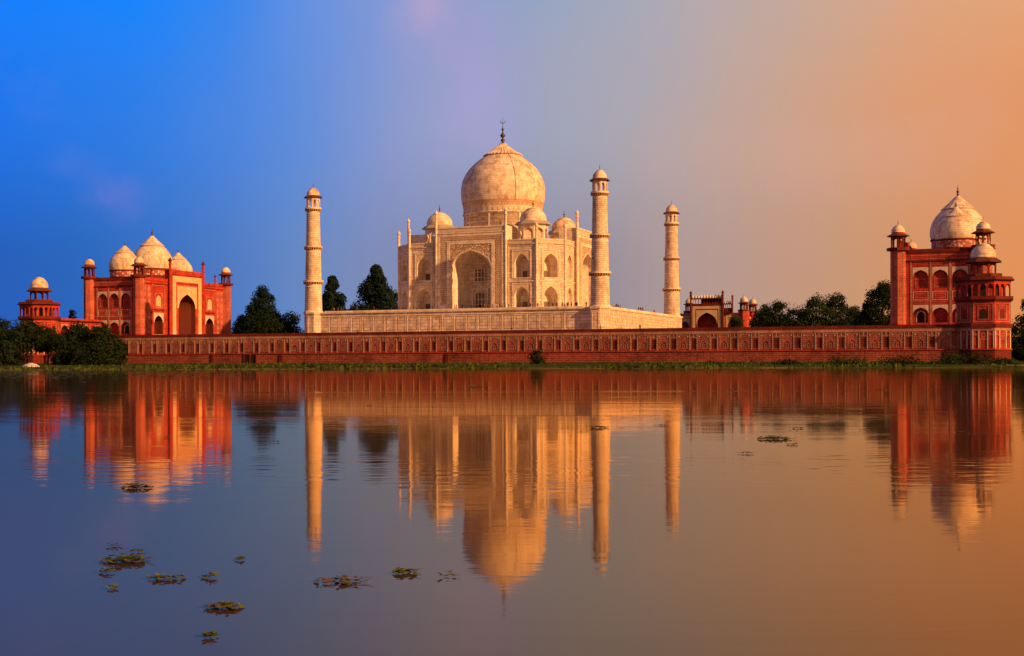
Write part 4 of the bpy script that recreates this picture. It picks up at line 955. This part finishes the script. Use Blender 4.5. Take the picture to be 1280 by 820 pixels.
# ------------------------------------------------------------------ small things on the bank
def tarp():
    x, y = ray_at(38, 335); rnd = random.Random(3); b = MB(); n = 12; vs = []
    for j in range(5):
        for k in range(n):
            a = 2*PI*k/n; r = (1.9, 1.7, 1.25, .7, .1)[j]*(1+rnd.uniform(-.2, .2)); vs.append((r*1.4*math.cos(a), r*.8*math.sin(a), (0, .5, .95, 1.25, 1.4)[j]*(1+rnd.uniform(-.12, .12))))
    b.raw(vs, [(j*n+k, j*n+(k+1) % n, (j+1)*n+(k+1) % n, (j+1)*n+k) for j in range(4) for k in range(n)], plain('white_plastic_sheet', (.62, .6, .56), .5), True)
    o = b.build('tarpaulin'); o.location = (x, y, .35); tag(o, 'crumpled white sheet over a heap on the left bank', 'tarpaulin')
    b = MB(); x, y = ray_at(1270, 292)
    for k in range(14):
        px, py = rnd.uniform(-2.2, 2.2), rnd.uniform(-1, 1); s = rnd.uniform(.12, .3); b.lathe([(s*.4, 0), (s, s*.8), (s*.7, s*1.7), (.02, s*2.1)], 7, plain('pale_flower', (.6, .5, .28), .8) if k == 0 else bpy.data.materials['pale_flower'], px, py)
        b.v[-28:] = [(p[0], p[1], p[2]+.5+rnd.random()*0) for p in b.v[-28:]]
    b.build('x') if False else None
tarp()
def skiff(u, dep, lab):
    x, y = ray_at(u, dep); b = MB(); wd = plain('weathered_boat_wood', (.30, .24, .17), .8); secs = []
    n = 9; vs = []
    for i in range(n):
        q = i/(n-1)*2-1; hw = .62*(1-abs(q)**2.4)+.02; zk = .32*abs(q)**2
        for a, zf in ((-1, .5), (-.7, .12), (0, 0), (.7, .12), (1, .5)): vs.append((q*2.6, a*hw, zk+zf))
    b.raw(vs, [(i*5+j, (i+1)*5+j, (i+1)*5+j+1, i*5+j+1) for i in range(n-1) for j in range(4)], wd, True)
    t = thing('rowing_boat', lab, 'boat', (x, y, .02), .5)
    b.build('hull', t)
    for q in (-.9, .7):
        s = MB(); s.box(q-.14, q+.14, -.5, .5, .36, .41, wd); s.build('seat', t)
skiff(1272, 296, 'pale small boat drawn up at the right end of the bank')

# ------------------------------------------------------------------ people
SKIN = plain('skin', (.28, .15, .09), .6, .1); HAIR = plain('black_hair', (.02, .016, .014), .6, .1)
def person_mesh(name, shirt, trousers, seed, walk):
    rnd = random.Random(seed)
    me = bpy.data.meshes.new(name); bm = bmesh.new()
    J = {}
    def v(k, x, y, z): J[k] = bm.verts.new((x, y, z))
    s = .16*walk
    v('pel', 0, 0, .93); v('waist', 0, 0, 1.08); v('chest', 0, 0, 1.3); v('neck', 0, 0, 1.47); v('head', 0, -.015, 1.58); v('crown', 0, 0, 1.68)
    for sg, k in ((-1, 'l'), (1, 'r')):
        v('sh'+k, sg*.18, 0, 1.4); v('el'+k, sg*.24, sg*s*.5+.02, 1.14); v('wr'+k, sg*.23, sg*s-.06, .92); v('ha'+k, sg*.225, sg*s-.08, .84)
        v('hip'+k, sg*.09, 0, .88); v('kn'+k, sg*.10, -sg*s-.02, .48); v('an'+k, sg*.10, -sg*s*1.5, .08); v('to'+k, sg*.11, -sg*s*1.5-.16, .035)
    E = [('pel', 'waist'), ('waist', 'chest'), ('chest', 'neck'), ('neck', 'head'), ('head', 'crown')]
    for k in 'lr': E += [('chest', 'sh'+k), ('sh'+k, 'el'+k), ('el'+k, 'wr'+k), ('wr'+k, 'ha'+k), ('pel', 'hip'+k), ('hip'+k, 'kn'+k), ('kn'+k, 'an'+k), ('an'+k, 'to'+k)]
    for a, b in E: bm.edges.new((J[a], J[b]))
    bm.verts.index_update(); order = {k: vv.index for k, vv in J.items()}
    bm.to_mesh(me); bm.free()
    o = bpy.data.objects.new(name, me); COL.objects.link(o)
    md = o.modifiers.new('skin', 'SKIN'); sub = o.modifiers.new('sub', 'SUBSURF'); sub.levels = sub.render_levels = 1
    R = {'pel': (.15, .11), 'waist': (.14, .1), 'chest': (.17, .11), 'neck': (.06, .06), 'head': (.095, .105), 'crown': (.07, .08)}
    for k in 'lr': R.update({'sh'+k: (.07, .07), 'el'+k: (.05, .05), 'wr'+k: (.035, .035), 'ha'+k: (.045, .03), 'hip'+k: (.1, .1), 'kn'+k: (.07, .07), 'an'+k: (.045, .045), 'to'+k: (.04, .03)})
    if not me.skin_vertices: bpy.context.view_layer.update()
    for k, i in order.items():
        sv = me.skin_vertices[0].data[i]; sv.radius = R[k]; sv.use_root = (k == 'pel')
    dg = bpy.context.evaluated_depsgraph_get(); new = bpy.data.meshes.new_from_object(o.evaluated_get(dg))
    bpy.data.objects.remove(o)
    for mt in (trousers, shirt, SKIN, HAIR): new.materials.append(mt)
    for p in new.polygons:
        c = p.center; z = c.z; p.use_smooth = True
        p.material_index = 3 if (z > 1.63 or (z > 1.53 and c.y > .03)) else 2 if z > 1.45 or (abs(c.x) > .19 and z < .95) else 1 if z > .93 else 0
    new.name = name
    return new
CL = {k: plain('cloth_'+k, c, .9, .2) for k, c in dict(white=(.5, .45, .38), red=(.22, .035, .03), navy=(.025, .03, .05), black=(.02, .016, .014), ochre=(.2, .11, .04), green=(.03, .06, .035), brown=(.08, .045, .03)).items()}
PM = [person_mesh('person', CL[a], CL[b], i, w) for i, (a, b, w) in enumerate((('white', 'black', .3), ('red', 'navy', 1.), ('navy', 'brown', .2), ('black', 'black', 1.), ('ochre', 'brown', .5), ('green', 'black', .2)))]
CN = ['white top', 'red top', 'navy top', 'black clothes', 'ochre top', 'green top']
rp = random.Random(77)
def visit(spots, where, group):
    for (x, y, z) in spots:
        k = rp.choice((0, 1, 2, 3, 3, 2, 4, 5)); o = bpy.data.objects.new('person', PM[k]); COL.objects.link(o)
        o.location = (x, y, z); o.rotation_euler = (0, 0, rp.uniform(0, 2*PI)); o.scale = [rp.uniform(.94, 1.06)]*3
        tag(o, f'tiny distant person in {CN[k]} {where}', 'person', f'{group} in {CN[k]}')
def atplane_y(u, y): k = (u-U0)/FX; a, b = st+k*ct, ct-k*st; return CX+a*(y-CY)/b
def atplane_x(u, x): k = (u-U0)/FX; a, b = st+k*ct, ct-k*st; return CY+b*(x-CX)/a
sp = []
for u in (416.5, 422.5, 427, 444, 447, 467, 497, 503, 513, 516.5, 521, 540, 547, 567.5, 571, 577, 589): sp.append((atplane_y(u, -46.0), -46.0+rp.uniform(-.3, .9), ZP))
visit(sp, 'on the marble platform left of the great portal doorway', 'visitors left of the portal')
sp = []
for u in (606, 608, 610, 612.5, 615, 619, 621, 624, 626, 629, 631.5, 635, 655, 659, 664, 673, 690, 697, 703, 706, 708, 711, 715, 719, 722, 733.5): sp.append((atplane_y(u, -45.8), -45.8+rp.uniform(-.6, 1.0), ZP))
visit(sp, 'on the marble platform right of the great portal doorway', 'visitors right of the portal')
visit([(46.6, atplane_x(u, 46.6), ZP) for u in (768, 770.5, 773, 775.5, 798.5, 801, 803.5, 818)], 'on the platform edge between the near and rear minarets', 'visitors between the right minarets')
visit([(atplane_y(u, -56.9), -56.9, TERR_Z) for u in (751, 776.5, 800.2, 447.5, 640, 870)], 'on the red terrace directly behind the river wall', 'visitors behind the river wall')

# ------------------------------------------------------------------ floating plants
def float_plant(u, v, wpx, label, dense, seed, brown=.2):
    d = CH*FX/(v-V0+ROLL*(u-U0)); x, y = ray_at(u, d); w = wpx*d/FX; rnd = random.Random(seed)
    t = thing('floating_plant', label, 'water plant', (x, y, 0), T*-1, 'water hyacinth drifting on the river')
    b = MB(); n = int(dense*2.2); sz = max(.03, min(.07, w*.10)) if d < 40 else w*.10
    for i in range(n):
        q_ = i/(n-1)*.8-.4 if i < n else 0
        px = max(-.45, min(.45, rnd.gauss(0, .24)))*w; py = max(-.36, min(.36, rnd.gauss(0, .20)))*w; up = abs(rnd.gauss(0, sz*.8))*max(0, 1-math.hypot(px, py)/(w*.6))+.012; a = rnd.uniform(0, 2*PI); s = sz*rnd.uniform(.45, 1.15)
        if i % 3 == 0: px = q_*w; py *= .3
        tl = rnd.uniform(-.25, .6)
        pts = []
        for k in range(7):
            q = 2*PI*k/7; lx, ly = s*math.cos(q), s*.72*math.sin(q); lx *= 1+.25*math.sin(5*q+i); pts.append((px+lx*math.cos(a)-ly*math.sin(a), py+lx*math.sin(a)+ly*math.cos(a), up+tl*lx*.7+.1*s*math.cos(2*q)))
        m_ = min(p[2] for p in pts); pts = [(p[0], p[1], p[2]-min(0, m_-.006)) for p in pts]
        b.poly(pts, PADBROWN if rnd.random() < brown*.6 else PADLEAF)
    b.build('leaf_clump', t)
    s = MB()
    for i in range(max(2, n//5)):
        px, py = rnd.gauss(0, w*.25), rnd.gauss(0, w*.2); a = rnd.uniform(-.5, .5); l = w*rnd.uniform(.12, .3)
        s.tube((px, py, .01), (px+l*math.cos(a), py+l*math.sin(a), .015+rnd.random()*sz*.7), sz*.09, sz*.05, STEM, 4)
    s.build('stem', t)
FP = [(153, 702, 60, 'scattered dark rosette at the top of the near left drift of plants', 40, .3), (142, 683, 18, 'small leaf pair above the near left rosette', 6, 0), (172, 690, 16, 'single tuft right above the near left rosette', 6, .2), (132, 716, 18, 'small tuft at the left end of the near left drift', 8, 0), (206, 724, 46, 'thin half sunk mat right of the near left rosette', 18, .5), (141, 736, 16, 'lone leaf below the near left rosette', 5, 0), (262, 722, 18, 'isolated dark tuft above the leafy bright clump', 9, .1),
      (279, 760, 48, 'leafy bright green clump with brown leaves, nearest large plant', 34, .25), (262, 797, 17, 'single dark tuft at the very bottom left', 7, .1), (422, 728, 62, 'long flat trail of stems under the left minaret reflection', 20, .6), (505, 717, 36, 'upright compact green clump left of the dome reflection', 26, .1), (559, 721, 24, 'thin drifting twig beside the dome reflection', 4, .8),
      (170, 610, 40, 'dark flat mat under the hall dome reflection', 26, .3), (208, 547, 10, 'tiny green tuft inside the hall reflection', 7, 0), (343, 553, 17, 'flat yellowish pad left of the minaret reflection', 10, .5), (388, 485, 14, 'far speck of weed over the left minaret reflection', 10, .2), (594, 484, 22, 'far weed mat in front of the river wall reflection', 14, .2), (463, 507, 12, 'small brown weed speck mid river', 8, .6), (431, 524, 8, 'tiny green speck near the tree reflections', 5, 0),
      (748, 535, 28, 'twin leaved clump over the near minaret reflection', 16, .1), (729, 540, 16, 'brownish tuft left of the near minaret reflection', 8, .4), (825, 532, 18, 'star shaped tuft beside the rear minaret reflection', 12, .1), (967, 549, 40, 'bright green bushy clump in the open right water', 34, 0), (932, 567, 20, 'low brown tuft right of the rear minaret reflection', 10, .7), (996, 536, 22, 'thin weed line above the bright bushy clump', 8, .4), (1080, 538, 15, 'small dark weed near the mosque reflection', 8, .4), (913, 488, 14, 'far green speck right of the plinth reflection', 10, 0), (1102, 487, 14, 'far green speck before the mosque reflection', 10, 0), (990, 556, 16, 'loose scatter of leaves beside the bright bushy clump', 12, .1), (1038, 512, 12, 'far weed flecks right of the gateway reflection', 8, .1), (882, 508, 11, 'far weed flecks right of the rear minaret reflection', 8, .2), (300, 700, 12, 'few loose leaves in the open left water', 5, .2), (1204, 541, 14, 'weed speck inside the mosque reflection', 8, .2)]
for i, (u, v, w, lab, n, br) in enumerate(FP): float_plant(u, v, w, lab, n, 200+i, br)
